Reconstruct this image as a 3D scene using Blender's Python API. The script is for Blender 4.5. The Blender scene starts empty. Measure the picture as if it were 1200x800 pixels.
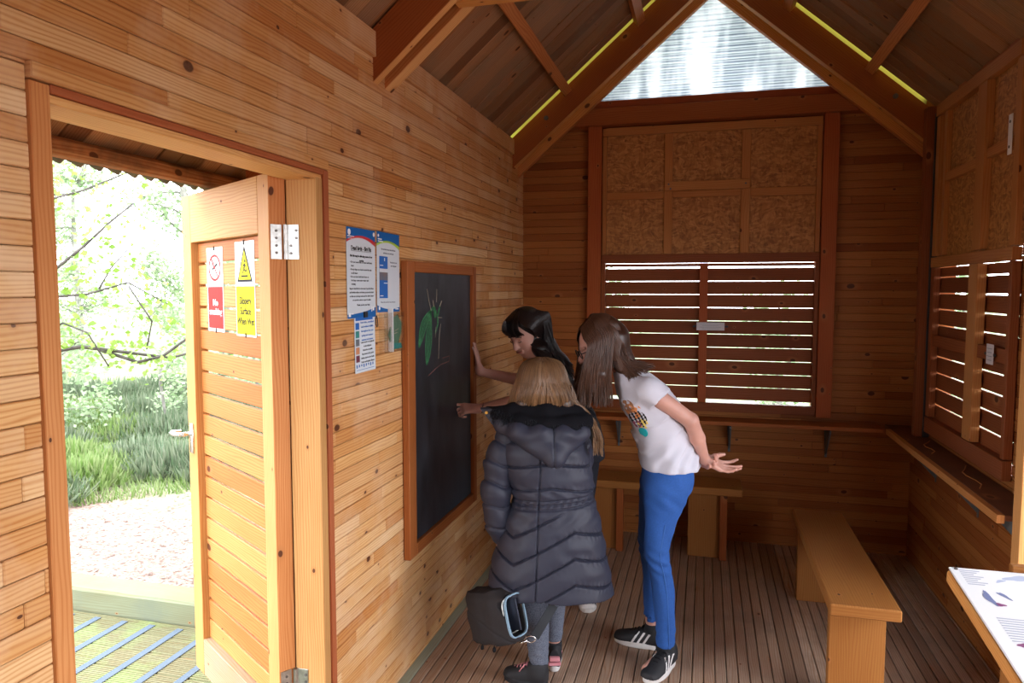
import bpy, bmesh, math, random
import numpy as np
from mathutils import Vector, Matrix, Euler
rnd = random.Random(7)
SC = bpy.context.scene
COL = SC.collection
V = Vector

# ------------------------------------------------------------------ naming helpers
def link(o, parent=None):
    COL.objects.link(o)
    if parent is not None: o.parent = parent
    return o
def tag(o, label=None, cat=None, group=None, kind=None):
    if label: o['label'] = label
    if cat: o['category'] = cat
    if group: o['group'] = group
    if kind: o['kind'] = kind
    return o
def struct(o): o['kind'] = 'structure'; return o
def empty(name, loc, rz=0.0, label=None, cat=None, group=None):
    o = bpy.data.objects.new(name, None); o.empty_display_size = .1
    o.location = loc; o.rotation_euler = (0, 0, rz); COL.objects.link(o)
    return tag(o, label, cat, group)
def copy_tree(o, parent=None):
    c = o.copy(); COL.objects.link(c)
    if parent is not None: c.parent = parent
    for ch in [x for x in o.children]: copy_tree(ch, c)
    return c

# ------------------------------------------------------------------ materials
def new_mat(name):
    m = bpy.data.materials.new(name); m.use_nodes = True
    nt = m.node_tree; nt.nodes.clear()
    out = nt.nodes.new('ShaderNodeOutputMaterial'); b = nt.nodes.new('ShaderNodeBsdfPrincipled')
    nt.links.new(b.outputs[0], out.inputs[0])
    return m, nt, b, out
def N(nt, t, **kw):
    n = nt.nodes.new(t)
    for k, v in kw.items():
        if k in ('inp',):
            for kk, vv in v.items(): n.inputs[kk].default_value = vv
        else: setattr(n, k, v)
    return n
def ramp(nt, fac, stops, interp='LINEAR'):
    r = nt.nodes.new('ShaderNodeValToRGB'); r.color_ramp.interpolation = interp
    e = r.color_ramp.elements
    while len(e) < len(stops): e.new(.5)
    for i, (p, c) in enumerate(stops):
        e[i].position = p; e[i].color = (*c, 1) if len(c) == 3 else c
    nt.links.new(fac, r.inputs[0]); return r.outputs[0]
def mixc(nt, fac, a, b, mode='MIX'):
    m = nt.nodes.new('ShaderNodeMix'); m.data_type = 'RGBA'; m.blend_type = mode
    for s, v in ((0, fac), (6, a), (7, b)):
        if isinstance(v, (int, float)): m.inputs[s].default_value = v
        elif isinstance(v, tuple): m.inputs[s].default_value = (*v, 1)
        else: nt.links.new(v, m.inputs[s])
    return m.outputs[2]
def math_(nt, op, a, b=None, c=None):
    m = nt.nodes.new('ShaderNodeMath'); m.operation = op
    for i, v in enumerate((a, b, c)):
        if v is None: continue
        if isinstance(v, (int, float)): m.inputs[i].default_value = v
        else: nt.links.new(v, m.inputs[i])
    return m.outputs[0]
def mapping(nt, src, scale):
    m = nt.nodes.new('ShaderNodeMapping'); m.inputs['Scale'].default_value = scale
    nt.links.new(src, m.inputs[0]); return m.outputs[0]

def wood(name, cols, knot=.6, grain=.35, rough=.55, dirt=0.0, dirtc=(.1, .08, .06), bump=.25, knotc=(.075, .022, .009), spec=.16, pale=0.0):
    """cols: list of board colours picked by the per-board value"""
    m, nt, b, out = new_mat(name)
    L = nt.links
    uv = nt.nodes.new('ShaderNodeUVMap').outputs[0]
    at = N(nt, 'ShaderNodeAttribute', attribute_name='rnd').outputs['Fac']
    n = len(cols)
    base = ramp(nt, at, [((i + .0) / max(1, n - 1), c) for i, c in enumerate(cols)])
    # growth rings, long along u
    nz = N(nt, 'ShaderNodeTexNoise', inp={'Scale': 1.0, 'Detail': 3.0}); L.new(mapping(nt, uv, (1.3, 9, 1)), nz.inputs[0])
    sep = nt.nodes.new('ShaderNodeSeparateXYZ'); L.new(uv, sep.inputs[0])
    ph = math_(nt, 'MULTIPLY_ADD', nz.outputs[0], 44.0, math_(nt, 'MULTIPLY', sep.outputs[1], 620.0))
    ring = math_(nt, 'MULTIPLY_ADD', math_(nt, 'SINE', ph), .5, .5)
    ring = math_(nt, 'POWER', ring, 2.2)
    fine = N(nt, 'ShaderNodeTexNoise', inp={'Scale': 1.0, 'Detail': 4.0}); L.new(mapping(nt, uv, (6, 320, 1)), fine.inputs[0])
    g = math_(nt, 'MULTIPLY_ADD', ring, grain * .55, math_(nt, 'MULTIPLY', fine.outputs[0], grain * .7))
    dark = mixc(nt, 1.0, base, (.62, .38, .22), 'MULTIPLY')
    col = mixc(nt, g, base, dark)
    # broad tone drift inside a board
    bl = N(nt, 'ShaderNodeTexNoise', inp={'Scale': 1.0, 'Detail': 2.0}); L.new(mapping(nt, uv, (1.6, 5, 1)), bl.inputs[0])
    col = mixc(nt, math_(nt, 'MULTIPLY', ramp(nt, bl.outputs[0], [(.4, (0, 0, 0)), (.7, (1, 1, 1))]), .35), col, dark)
    if pale > 0:
        col = mixc(nt, math_(nt, 'MULTIPLY', ramp(nt, bl.outputs[0], [(.28, (1, 1, 1)), (.44, (0, 0, 0))]), pale), col, (.72, .55, .38))
    # knots
    if knot > 0:
        vo = N(nt, 'ShaderNodeTexVoronoi', voronoi_dimensions='2D', inp={'Scale': 1.0, 'Randomness': .9})
        wn = N(nt, 'ShaderNodeTexNoise', inp={'Scale': 9.0, 'Detail': 1.0}); L.new(uv, wn.inputs[0])
        wm = N(nt, 'ShaderNodeVectorMath', operation='MULTIPLY_ADD'); L.new(wn.outputs[1], wm.inputs[0]); wm.inputs[1].default_value = (.02, .012, 0); L.new(uv, wm.inputs[2])
        L.new(mapping(nt, wm.outputs[0], (4.4, 6.6, 1)), vo.inputs[0])
        cs = nt.nodes.new('ShaderNodeSeparateXYZ'); L.new(vo.outputs['Color'], cs.inputs[0])
        on = math_(nt, 'LESS_THAN', cs.outputs[0], knot)
        size = math_(nt, 'MULTIPLY_ADD', math_(nt, 'POWER', cs.outputs[1], 2.5), .085, .022)
        q = math_(nt, 'DIVIDE', vo.outputs['Distance'], size)
        core = math_(nt, 'MULTIPLY', on, ramp(nt, q, [(.75, (1, 1, 1)), (1.0, (0, 0, 0))]))
        halo = math_(nt, 'MULTIPLY', on, ramp(nt, math_(nt, 'MULTIPLY', q, .4), [(.35, (1, 1, 1)), (1.0, (0, 0, 0))]))
        col = mixc(nt, math_(nt, 'MULTIPLY', halo, .55), col, (.40, .16, .055))
        col = mixc(nt, math_(nt, 'MULTIPLY', core, .95), col, knotc)
    if dirt > 0:
        ge = nt.nodes.new('ShaderNodeNewGeometry')
        dn = N(nt, 'ShaderNodeTexNoise', inp={'Scale': 3.5, 'Detail': 5.0, 'Roughness': .65}); L.new(ge.outputs['Position'], dn.inputs[0])
        col = mixc(nt, math_(nt, 'MULTIPLY', ramp(nt, dn.outputs[0], [(.47, (0, 0, 0)), (.66, (1, 1, 1))]), dirt), col, dirtc)
    L.new(col, b.inputs['Base Color'])
    b.inputs['Roughness'].default_value = rough; b.inputs['Specular IOR Level'].default_value = spec
    bp = N(nt, 'ShaderNodeBump', inp={'Strength': bump, 'Distance': .002}); L.new(fine.outputs[0], bp.inputs['Height']); L.new(bp.outputs[0], b.inputs['Normal'])
    return m
def plain(name, c, rough=.6, metal=0.0, noise=0.0, nscale=40.0, bump=0.0, bscale=200.0, spec=.5, sss=0.0, sheen=0.0, c2=None):
    m, nt, b, out = new_mat(name)
    b.inputs['Base Color'].default_value = (*c, 1); b.inputs['Roughness'].default_value = rough
    b.inputs['Metallic'].default_value = metal; b.inputs['Specular IOR Level'].default_value = spec
    tc = nt.nodes.new('ShaderNodeTexCoord').outputs['Object']
    if noise > 0 or c2:
        nz = N(nt, 'ShaderNodeTexNoise', inp={'Scale': nscale, 'Detail': 4.0}); nt.links.new(tc, nz.inputs[0])
        c2 = c2 or tuple(x * (1 - noise) for x in c)
        nt.links.new(ramp(nt, nz.outputs[0], [(.35, c), (.65, c2)]), b.inputs['Base Color'])
    if bump > 0:
        nb = N(nt, 'ShaderNodeTexNoise', inp={'Scale': bscale, 'Detail': 3.0}); nt.links.new(tc, nb.inputs[0])
        bp = N(nt, 'ShaderNodeBump', inp={'Strength': bump, 'Distance': .003}); nt.links.new(nb.outputs[0], bp.inputs['Height']); nt.links.new(bp.outputs[0], b.inputs['Normal'])
    if sss > 0:
        b.inputs['Subsurface Weight'].default_value = sss; b.inputs['Subsurface Radius'].default_value = (.012, .005, .003); b.inputs['Subsurface Scale'].default_value = 1.0
    if sheen > 0:
        b.inputs['Sheen Weight'].default_value = sheen; b.inputs['Sheen Roughness'].default_value = .4
    return m

M = {}
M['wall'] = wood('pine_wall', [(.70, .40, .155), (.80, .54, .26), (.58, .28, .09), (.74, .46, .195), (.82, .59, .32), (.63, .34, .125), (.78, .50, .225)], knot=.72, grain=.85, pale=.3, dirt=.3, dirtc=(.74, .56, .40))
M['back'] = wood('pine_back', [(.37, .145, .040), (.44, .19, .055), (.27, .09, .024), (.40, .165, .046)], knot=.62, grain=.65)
M['beam'] = wood('red_pine_beam', [(.33, .10, .028), (.40, .14, .04)], knot=.4, grain=.6)
M['redpost'] = wood('dark_red_post', [(.36, .09, .028), (.42, .12, .035)], knot=.5, grain=.6)
M['louvre'] = wood('dark_louvre', [(.22, .07, .026), (.32, .11, .04), (.26, .085, .03)], knot=.4, grain=.7)
M['light'] = wood('fresh_pine', [(.76, .43, .16), (.82, .52, .23), (.70, .36, .11)], knot=.45, grain=.6)
M['weathered'] = wood('weathered_rail', [(.40, .31, .21), (.46, .36, .25)], knot=.3, grain=.8, dirt=.6, dirtc=(.22, .20, .15))
M['doorpine'] = wood('door_frame_pine', [(.52, .29, .10), (.58, .35, .14), (.48, .25, .075)], knot=.4, grain=.7)
M['doorred'] = wood('door_slat_pine', [(.50, .20, .055), (.58, .29, .10), (.42, .15, .04), (.54, .25, .08)], knot=.55, grain=.75)
M['casing'] = wood('casing_pine', [(.58, .24, .08), (.64, .30, .11)], knot=.5, grain=.7)
M['casing_red'] = wood('casing_dark', [(.38, .11, .045), (.44, .145, .06)], knot=.1, grain=.6)
M['batten'] = wood('batten_pine', [(.46, .205, .065), (.53, .25, .082)], knot=.35, grain=.5)
M['bench'] = wood('bench_pine', [(.32, .14, .036), (.37, .17, .047)], knot=.5, grain=.6)
M['ceil'] = wood('roof_board', [(.30, .17, .085), (.46, .275, .145), (.17, .085, .042), (.52, .315, .155), (.36, .25, .165), (.42, .21, .09)], knot=.35, grain=.9, rough=.8, dirt=.55, dirtc=(.20, .15, .09))
M['floor'] = wood('floor_decking', [(.47, .365, .285), (.54, .43, .34), (.36, .265, .20), (.60, .50, .41), (.42, .315, .24)], knot=.15, grain=.9, rough=.45, dirt=.6, dirtc=(.25, .175, .13), bump=.6)
M['stripf'] = wood('grey_green_strip', [(.36, .42, .34), (.40, .46, .37)], knot=0, grain=.3)
M['shelf'] = wood('shelf_varnish', [(.15, .06, .03), (.20, .085, .042)], knot=.2, grain=.5, rough=.55, dirt=.6, dirtc=(.09, .035, .02))
M['deck'] = wood('mossy_deck', [(.16, .18, .105), (.20, .21, .13), (.13, .16, .08)], knot=.05, grain=.7, rough=.85, dirt=.6, dirtc=(.18, .27, .09))
M['sleeper'] = wood('mossy_kerb', [(.17, .20, .13), (.20, .23, .15)], knot=.1, grain=.5, rough=.9, dirt=.7, dirtc=(.13, .15, .11))
M['bark'] = wood('rough_beam_bark', [(.36, .19, .09), (.42, .23, .11)], knot=.6, grain=1.0, rough=.95, dirt=.7, dirtc=(.05, .035, .02))
M['eaveboard'] = wood('eave_board', [(.80, .54, .24), (.84, .46, .17), (.70, .50, .24), (.60, .40, .18)], knot=.4, grain=.9, rough=.85, dirt=.5, dirtc=(.30, .22, .11))
M['metal'] = plain('galvanised_steel', (.55, .55, .52), .35, 1.0, noise=.3, nscale=60)
M['steel'] = plain('brushed_steel', (.72, .72, .72), .25, 1.0)
M['bolt'] = plain('grey_bolt', (.16, .15, .14), .5, .8)
M['black'] = plain('black_metal', (.02, .02, .022), .5)
M['iron'] = plain('grey_bracket_iron', (.10, .115, .12), .5, .3)
M['white'] = plain('sign_white', (.80, .82, .84), .5, spec=.2)
M['paper'] = plain('laminated_paper', (.60, .66, .71), .5, spec=.15)
M['red'] = plain('sign_red', (.50, .022, .018), .6, spec=.1)
M['yellow'] = plain('sign_yellow', (.62, .56, .008), .6, spec=.1)
M['ink'] = plain('black_ink', (.012, .012, .014), .6, spec=.1)
M['inkgrey'] = plain('grey_ink', (.18, .20, .24), .5)
M['pblue'] = plain('poster_blue', (.010, .11, .36), .5, spec=.12)
M['pblue2'] = plain('poster_mid_blue', (.025, .13, .45), .5, spec=.12)
M['pred'] = plain('poster_red', (.55, .02, .03), .3)
M['pgreen'] = plain('poster_lime', (.38, .62, .03), .3)
M['pteal'] = plain('photo_teal', (.02, .22, .20), .35)
M['pgrey'] = plain('photo_grey', (.13, .15, .17), .35)
M['porange'] = plain('photo_orange', (.58, .25, .12), .35)
M['pmaroon'] = plain('photo_maroon', (.16, .035, .06), .35)
M['pbrown'] = plain('photo_brown', (.16, .11, .09), .35, c2=(.06, .10, .16), nscale=30)
M['chalkwhite'] = plain('chalk_cream', (.42, .36, .27), .9)
M['chalkgreen'] = plain('chalk_green', (.06, .26, .10), .95, noise=.5, nscale=120)
M['chalkpink'] = plain('chalk_pink', (.26, .12, .10), .9)

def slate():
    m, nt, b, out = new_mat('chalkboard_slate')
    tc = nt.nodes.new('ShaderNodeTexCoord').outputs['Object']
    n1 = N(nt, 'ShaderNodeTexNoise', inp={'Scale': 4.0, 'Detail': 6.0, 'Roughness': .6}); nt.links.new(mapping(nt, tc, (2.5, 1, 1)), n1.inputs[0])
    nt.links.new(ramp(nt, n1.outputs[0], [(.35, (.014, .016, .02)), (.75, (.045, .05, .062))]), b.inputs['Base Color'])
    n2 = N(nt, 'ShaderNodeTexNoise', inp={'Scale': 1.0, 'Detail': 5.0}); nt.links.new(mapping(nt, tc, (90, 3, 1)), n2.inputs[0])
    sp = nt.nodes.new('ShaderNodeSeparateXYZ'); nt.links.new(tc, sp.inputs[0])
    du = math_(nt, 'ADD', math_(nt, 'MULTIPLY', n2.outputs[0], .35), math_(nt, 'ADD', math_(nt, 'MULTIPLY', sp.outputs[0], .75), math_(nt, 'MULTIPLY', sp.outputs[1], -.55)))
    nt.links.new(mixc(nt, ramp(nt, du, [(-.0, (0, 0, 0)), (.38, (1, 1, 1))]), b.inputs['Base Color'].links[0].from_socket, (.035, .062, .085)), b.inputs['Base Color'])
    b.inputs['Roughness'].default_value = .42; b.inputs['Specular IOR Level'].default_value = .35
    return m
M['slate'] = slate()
def osb():
    m, nt, b, out = new_mat('strand_board')
    tc = nt.nodes.new('ShaderNodeTexCoord').outputs['Object']
    cols = []
    nz = N(nt, 'ShaderNodeTexNoise', inp={'Scale': 6.0, 'Detail': 2.0}); nt.links.new(tc, nz.inputs[0])
    v = N(nt, 'ShaderNodeVectorMath', operation='MULTIPLY_ADD'); nt.links.new(nz.outputs[1], v.inputs[0]); v.inputs[1].default_value = (.12,) * 3; nt.links.new(tc, v.inputs[2])
    vo = N(nt, 'ShaderNodeTexVoronoi', inp={'Scale': 1.0}); nt.links.new(mapping(nt, v.outputs[0], (34, 34, 95)), vo.inputs[0])
    vo2 = N(nt, 'ShaderNodeTexVoronoi', inp={'Scale': 1.0}); nt.links.new(mapping(nt, v.outputs[0], (90, 90, 32)), vo2.inputs[0])
    s1 = nt.nodes.new('ShaderNodeSeparateXYZ'); nt.links.new(vo.outputs['Color'], s1.inputs[0])
    s2 = nt.nodes.new('ShaderNodeSeparateXYZ'); nt.links.new(vo2.outputs['Color'], s2.inputs[0])
    a = ramp(nt, s1.outputs[0], [(0, (.20, .070, .014)), (.5, (.39, .155, .034)), (1, (.60, .29, .08))])
    c = ramp(nt, s2.outputs[0], [(0, (.22, .08, .016)), (.5, (.40, .16, .036)), (1, (.54, .25, .065))])
    nt.links.new(mixc(nt, .5, a, c), b.inputs['Base Color']); b.inputs['Roughness'].default_value = .65
    bp = N(nt, 'ShaderNodeBump', inp={'Strength': .4, 'Distance': .002}); nt.links.new(s1.outputs[1], bp.inputs['Height']); nt.links.new(bp.outputs[0], b.inputs['Normal'])
    return m
M['osb'] = osb()
def sheet(name, col, trans, tint):
    m, nt, b, out = new_mat(name)
    nt.nodes.remove(b)
    t = N(nt, 'ShaderNodeBsdfTranslucent', inp={'Color': (*col, 1)}); d = N(nt, 'ShaderNodeBsdfDiffuse', inp={'Color': (*[c * .5 for c in col], 1)})
    tr = N(nt, 'ShaderNodeBsdfTransparent', inp={'Color': (*tint, 1)})
    x = nt.nodes.new('ShaderNodeMixShader'); x.inputs[0].default_value = .15
    nt.links.new(t.outputs[0], x.inputs[1]); nt.links.new(d.outputs[0], x.inputs[2])
    y = nt.nodes.new('ShaderNodeMixShader'); y.inputs[0].default_value = trans
    nt.links.new(x.outputs[0], y.inputs[1]); nt.links.new(tr.outputs[0], y.inputs[2]); nt.links.new(y.outputs[0], out.inputs[0])
    return m
def ribbed():
    m, nt, b, out = new_mat('ribbed_clear_plastic'); nt.nodes.remove(b)
    ge = nt.nodes.new('ShaderNodeNewGeometry').outputs['Position']
    sp = nt.nodes.new('ShaderNodeSeparateXYZ'); nt.links.new(ge, sp.inputs[0])
    rib = math_(nt, 'MULTIPLY_ADD', math_(nt, 'SINE', math_(nt, 'MULTIPLY', sp.outputs[2], 2 * math.pi / .0165)), .5, .5)
    n1 = N(nt, 'ShaderNodeTexNoise', inp={'Scale': 1.0, 'Detail': 3.0}); nt.links.new(mapping(nt, ge, (9, 1, 2.2)), n1.inputs[0])
    n2 = N(nt, 'ShaderNodeTexNoise', inp={'Scale': 1.0, 'Detail': 3.0}); nt.links.new(mapping(nt, ge, (3, 1, 45)), n2.inputs[0])
    q = math_(nt, 'MULTIPLY', rib, math_(nt, 'MULTIPLY_ADD', n2.outputs[0], .8, .35))
    c = ramp(nt, q, [(.1, (.46, .48, .49)), (.75, (.20, .23, .26))])
    c = mixc(nt, ramp(nt, n1.outputs[0], [(.4, (0, 0, 0)), (.65, (1, 1, 1))]), c, (.62, .63, .64))
    t = nt.nodes.new('ShaderNodeBsdfTranslucent'); nt.links.new(c, t.inputs[0])
    tr = N(nt, 'ShaderNodeBsdfTransparent', inp={'Color': (.95, .98, 1, 1)})
    y = nt.nodes.new('ShaderNodeMixShader'); y.inputs[0].default_value = .055
    nt.links.new(t.outputs[0], y.inputs[1]); nt.links.new(tr.outputs[0], y.inputs[2]); nt.links.new(y.outputs[0], out.inputs[0]); return m
M['poly'] = ribbed()
M['ysheet'] = sheet('yellowed_plastic', (.38, .36, .13), .02, (.9, .9, .4))
M['roofsheet'] = plain('mossy_corrugated_roof', (.16, .15, .10), .9, noise=.5, nscale=12)
def acrylic():
    m, nt, b, out = new_mat('clear_acrylic')
    b.inputs['Base Color'].default_value = (.9, .93, .93, 1); b.inputs['Roughness'].default_value = .08; b.inputs['IOR'].default_value = 1.1
    b.inputs['Transmission Weight'].default_value = 1.0
    b.inputs['Alpha'].default_value = .35
    return m
M['acrylic'] = acrylic()

# ------------------------------------------------------------------ mesh builder
class MB:
    def __init__(s): s.v = []; s.f = []; s.uv = []; s.r = []; s.mi = []
    def _face(s, idx, uvs, r, mi=0): s.f.append(idx); s.uv.append(uvs); s.r.append(r); s.mi.append(mi)
    def box(s, c, U, Vv, W, lu, lv, lw, ch=.0015, r=None, mi=0):
        """centre, axes, half sizes; grain along U"""
        if r is None: r = rnd.random()
        c = V(c); U = V(U).normalized(); Vv = V(Vv).normalized(); W = V(W).normalized()
        ou, ov = rnd.random() * 40, rnd.random() * 40
        ch = min(ch, lu * .45, lv * .45, lw * .45)
        b0 = len(s.v); loc = []
        def add(u, v, w):
            s.v.append(tuple(c + U * u + Vv * v + W * w)); loc.append((u, v, w))
        idx = {}
        for a in (-1, 1):
            for b in (-1, 1):
                for d in (-1, 1):
                    idx[a, b, d] = len(loc)
                    add(a * lu, b * (lv - ch), d * (lw - ch)); add(a * (lu - ch), b * lv, d * (lw - ch)); add(a * (lu - ch), b * (lv - ch), d * lw)
        def F(ids, k):
            uvs = []
            for i in ids:
                u, v, w = loc[i]
                if k == 0: uvs.append((ou + v * .35, ov + w * 1.0))
                elif k == 1: uvs.append((ou + u, ov + 7 + w))
                else: uvs.append((ou + u, ov + v))
            p = [V(loc[i]) for i in ids]; n = (p[1] - p[0]).cross(p[2] - p[0]); cen = sum(p, V()) / len(p)
            if n.dot(cen) < 0: ids = ids[::-1]; uvs = uvs[::-1]
            s._face([b0 + i for i in ids], uvs, r, mi)
        for a in (-1, 1):
            F([idx[a, -1, -1], idx[a, 1, -1], idx[a, 1, 1], idx[a, -1, 1]], 0)
            F([idx[-1, a, -1] + 1, idx[1, a, -1] + 1, idx[1, a, 1] + 1, idx[-1, a, 1] + 1], 1)
            F([idx[-1, -1, a] + 2, idx[1, -1, a] + 2, idx[1, 1, a] + 2, idx[-1, 1, a] + 2], 2)
        for a in (-1, 1):
            for b in (-1, 1):
                F([idx[a, b, -1], idx[a, b, 1], idx[a, b, 1] + 1, idx[a, b, -1] + 1], 2)
                F([idx[a, -1, b], idx[a, 1, b], idx[a, 1, b] + 2, idx[a, -1, b] + 2], 2)
                F([idx[-1, a, b] + 1, idx[1, a, b] + 1, idx[1, a, b] + 2, idx[-1, a, b] + 2], 2)
                for d in (-1, 1): F([idx[a, b, d], idx[a, b, d] + 1, idx[a, b, d] + 2], 2)
        return s
    def bb(s, x0, x1, y0, y1, z0, z1, grain='z', ch=.002, r=None, mi=0):
        ax = {'x': V((1, 0, 0)), 'y': V((0, 1, 0)), 'z': V((0, 0, 1))}
        h = {'x': (x1 - x0) / 2, 'y': (y1 - y0) / 2, 'z': (z1 - z0) / 2}
        o = sorted([k for k in 'xyz' if k != grain], key=lambda k: -h[k])
        ks = [grain] + o
        return s.box(((x0 + x1) / 2, (y0 + y1) / 2, (z0 + z1) / 2), ax[ks[0]], ax[ks[1]], ax[ks[2]], h[ks[0]], h[ks[1]], h[ks[2]], ch, r, mi)
    def bar(s, p0, p1, w, t, up=(0, 0, 1), ch=.002, r=None, mi=0):
        """beam p0->p1; w across (perp. to up), t along up"""
        p0 = V(p0); p1 = V(p1); U = (p1 - p0); l = U.length; U.normalize()
        S = U.cross(V(up)).normalized(); T = S.cross(U).normalized()
        if w > t: return s.box((p0 + p1) / 2, U, S, T, l / 2, w / 2, t / 2, ch, r, mi)
        return s.box((p0 + p1) / 2, U, T, S, l / 2, t / 2, w / 2, ch, r, mi)
    def prism(s, poly, d, mi=0, r=None, gu=None):
        """poly: 3-D outline, extruded by vector d"""
        if r is None: r = rnd.random()
        d = V(d); P = [V(p) for p in poly]; n = len(P); b0 = len(s.v)
        gu = V(gu).normalized() if gu else (P[1] - P[0]).normalized()
        nn = d.normalized(); gv = nn.cross(gu).normalized()
        ou, ov = rnd.random() * 40, rnd.random() * 40
        for p in P: s.v.append(tuple(p))
        for p in P: s.v.append(tuple(p + d))
        uv = lambda p: (ou + p.dot(gu), ov + p.dot(gv))
        nrm = V()
        for i in range(n): nrm += P[i].cross(P[(i + 1) % n])
        fl = nrm.dot(d) > 0
        a = list(range(n)); t = [i + n for i in a]
        fa = a[::-1] if fl else a; ft = t if fl else t[::-1]
        s._face([b0 + i for i in fa], [uv(P[i]) for i in fa], r, mi)
        s._face([b0 + i for i in ft], [uv(P[i - n]) for i in ft], r, mi)
        for i in range(n):
            j = (i + 1) % n
            q = [i, j, j + n, i + n] if fl else [i, i + n, j + n, j]
            s._face([b0 + k for k in q], [(ou + V(s.v[b0 + k]).dot(gu), ov + V(s.v[b0 + k]).dot(nn) + V(s.v[b0+k]).dot(gv)) for k in q], r, mi)
        return s
    def tube(s, pts, rad, seg=8, mi=0, caps=True, r=None):
        if r is None: r = rnd.random()
        P = [V(p) for p in pts]; n = len(P); b0 = len(s.v)
        rad = rad if isinstance(rad, (list, tuple)) else [rad] * n
        ref = None
        for i, p in enumerate(P):
            t = (P[min(i + 1, n - 1)] - P[max(i - 1, 0)]).normalized()
            if ref is None: ref = t.cross(V((.31, .57, .76))).normalized()
            a = (ref - t * ref.dot(t)).normalized(); ref = a; b = t.cross(a)
            for k in range(seg):
                th = 2 * math.pi * k / seg
                s.v.append(tuple(p + (a * math.cos(th) + b * math.sin(th)) * rad[i]))
        for i in range(n - 1):
            for k in range(seg):
                k2 = (k + 1) % seg
                s._face([b0 + i * seg + k, b0 + i * seg + k2, b0 + (i + 1) * seg + k2, b0 + (i + 1) * seg + k], [(i * .1, k * .02), (i * .1, k * .02 + .02), (i * .1 + .1, k * .02 + .02), (i * .1 + .1, k * .02)], r, mi)
        if caps:
            s._face([b0 + k for k in range(seg)][::-1], [(0, 0)] * seg, r, mi)
            s._face([b0 + (n - 1) * seg + k for k in range(seg)], [(0, 0)] * seg, r, mi)
        return s
    def cyl(s, p0, p1, r0, seg=16, mi=0): return s.tube([p0, p1], r0, seg, mi)
    def build(s, name, mats, parent=None, smooth=False):
        me = bpy.data.meshes.new(name); me.from_pydata(s.v, [], s.f)
        mats = mats if isinstance(mats, (list, tuple)) else [mats]
        for m in mats: me.materials.append(m)
        uvl = me.uv_layers.new(name='UVMap')
        flat = [c for f in s.uv for u in f for c in u]; uvl.data.foreach_set('uv', flat)
        at = me.attributes.new('rnd', 'FLOAT', 'FACE'); at.data.foreach_set('value', s.r)
        me.polygons.foreach_set('material_index', s.mi)
        if smooth: me.polygons.foreach_set('use_smooth', [True] * len(me.polygons))
        me.update()
        return link(bpy.data.objects.new(name, me), parent)

def planks(mb, O, U, Vd, W, lu, lv, row, lens, th, holes=(), gap=.0008, ch=.0022, jit=.0012, clip=None):
    """rows of boards on the plane O+u*U+v*V, thickness th behind (-W)"""
    O = V(O); U = V(U); Vd = V(Vd); W = V(W)
    cuts = sorted({h[2] for h in holes} | {h[3] for h in holes})
    # solid sheathing behind the boards
    cs = [(0, lu, 0, lv)]
    for h in holes:
        nc = []
        for (a0, a1, b0, b1) in cs:
            x0, x1, y0, y1 = max(a0, h[0]), min(a1, h[1]), max(b0, h[2]), min(b1, h[3])
            if x0 >= x1 or y0 >= y1: nc.append((a0, a1, b0, b1)); continue
            if a0 < x0: nc.append((a0, x0, b0, b1))
            if x1 < a1: nc.append((x1, a1, b0, b1))
            if b0 < y0: nc.append((x0, x1, b0, y0))
            if y1 < b1: nc.append((x0, x1, y1, b1))
        cs = nc
    for (a0, a1, b0, b1) in cs: mb.box(O + U * ((a0 + a1) / 2) + Vd * ((b0 + b1) / 2) - W * (th * .6), U, Vd, W, (a1 - a0) / 2 - .002, (b1 - b0) / 2 - .002, th * .3, .001, .0)
    v = 0.0
    while v < lv - 1e-6:
        v1 = min(lv, v + row); subs = [v] + [c for c in cuts if v + .001 < c < v1 - .001] + [v1]
        joints = []; u = -rnd.random() * lens[1]
        while u < lu: joints.append((u, rnd.random())); u += rnd.uniform(*lens)
        joints.append((lu + 5, 0))
        for a, b in zip(subs, subs[1:]):
            lo, hi = (0, lu) if clip is None else clip((a + b) / 2)
            spans = [(lo, hi)]
            for h in holes:
                if h[2] < (a + b) / 2 < h[3]:
                    ns = []
                    for x0, x1 in spans:
                        if h[1] <= x0 or h[0] >= x1: ns.append((x0, x1)); continue
                        if h[0] > x0: ns.append((x0, h[0]))
                        if h[1] < x1: ns.append((h[1], x1))
                    spans = ns
            for (j0, rr), (j1, _) in zip(joints, joints[1:]):
                for x0, x1 in spans:
                    p, q = max(j0, x0), min(j1, x1)
                    if q - p < .004: continue
                    off = rnd.uniform(-jit, 0)
                    c = O + U * ((p + q) / 2) + Vd * ((a + b) / 2) + W * (off - th / 2)
                    mb.box(c, U, Vd, W, (q - p) / 2 - gap * .3, (b - a) / 2 - gap * .5, th / 2, ch, rr)
        v = v1
    return mb

X, Y, Z = V((1, 0, 0)), V((0, 1, 0)), V((0, 0, 1))
RW, RD, RY0 = 2.41, 4.755, -2.5      # room width, back wall, rear wall
SL = .86                             # roof slope
zc = lambda x: 2.575 + SL * min(x, RW - x)     # ceiling underside
sn = math.sqrt(1 + SL * SL)

# ------------------------------------------------------------------ floor, walls, ceiling
mb = MB(); x = .046
while x < RW - .001:
    x1 = min(RW, x + .047); rr = rnd.random()
    for _ in (0, 1):
        if x >= RW - .004: break
        x1 = min(RW, x + .047)
        y = RY0
        mb.bb(x, x1 - .0035, RY0, RD, -.03, 0, 'y', ch=.003, r=min(1, max(0, rr + rnd.uniform(-.05, .05)))); x = x1
struct(mb.build('floor', M['floor']))
MBs = MB().bb(-.1, RW + .1, RY0 - .1, RD + .1, -.08, -.031, 'y').build('floor_underlay', M['deck']); struct(MBs)
o = MB().bb(0.0, .044, RY0, RD, -.03, .001, 'y').build('trim_1', M['stripf']); struct(o)

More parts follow.
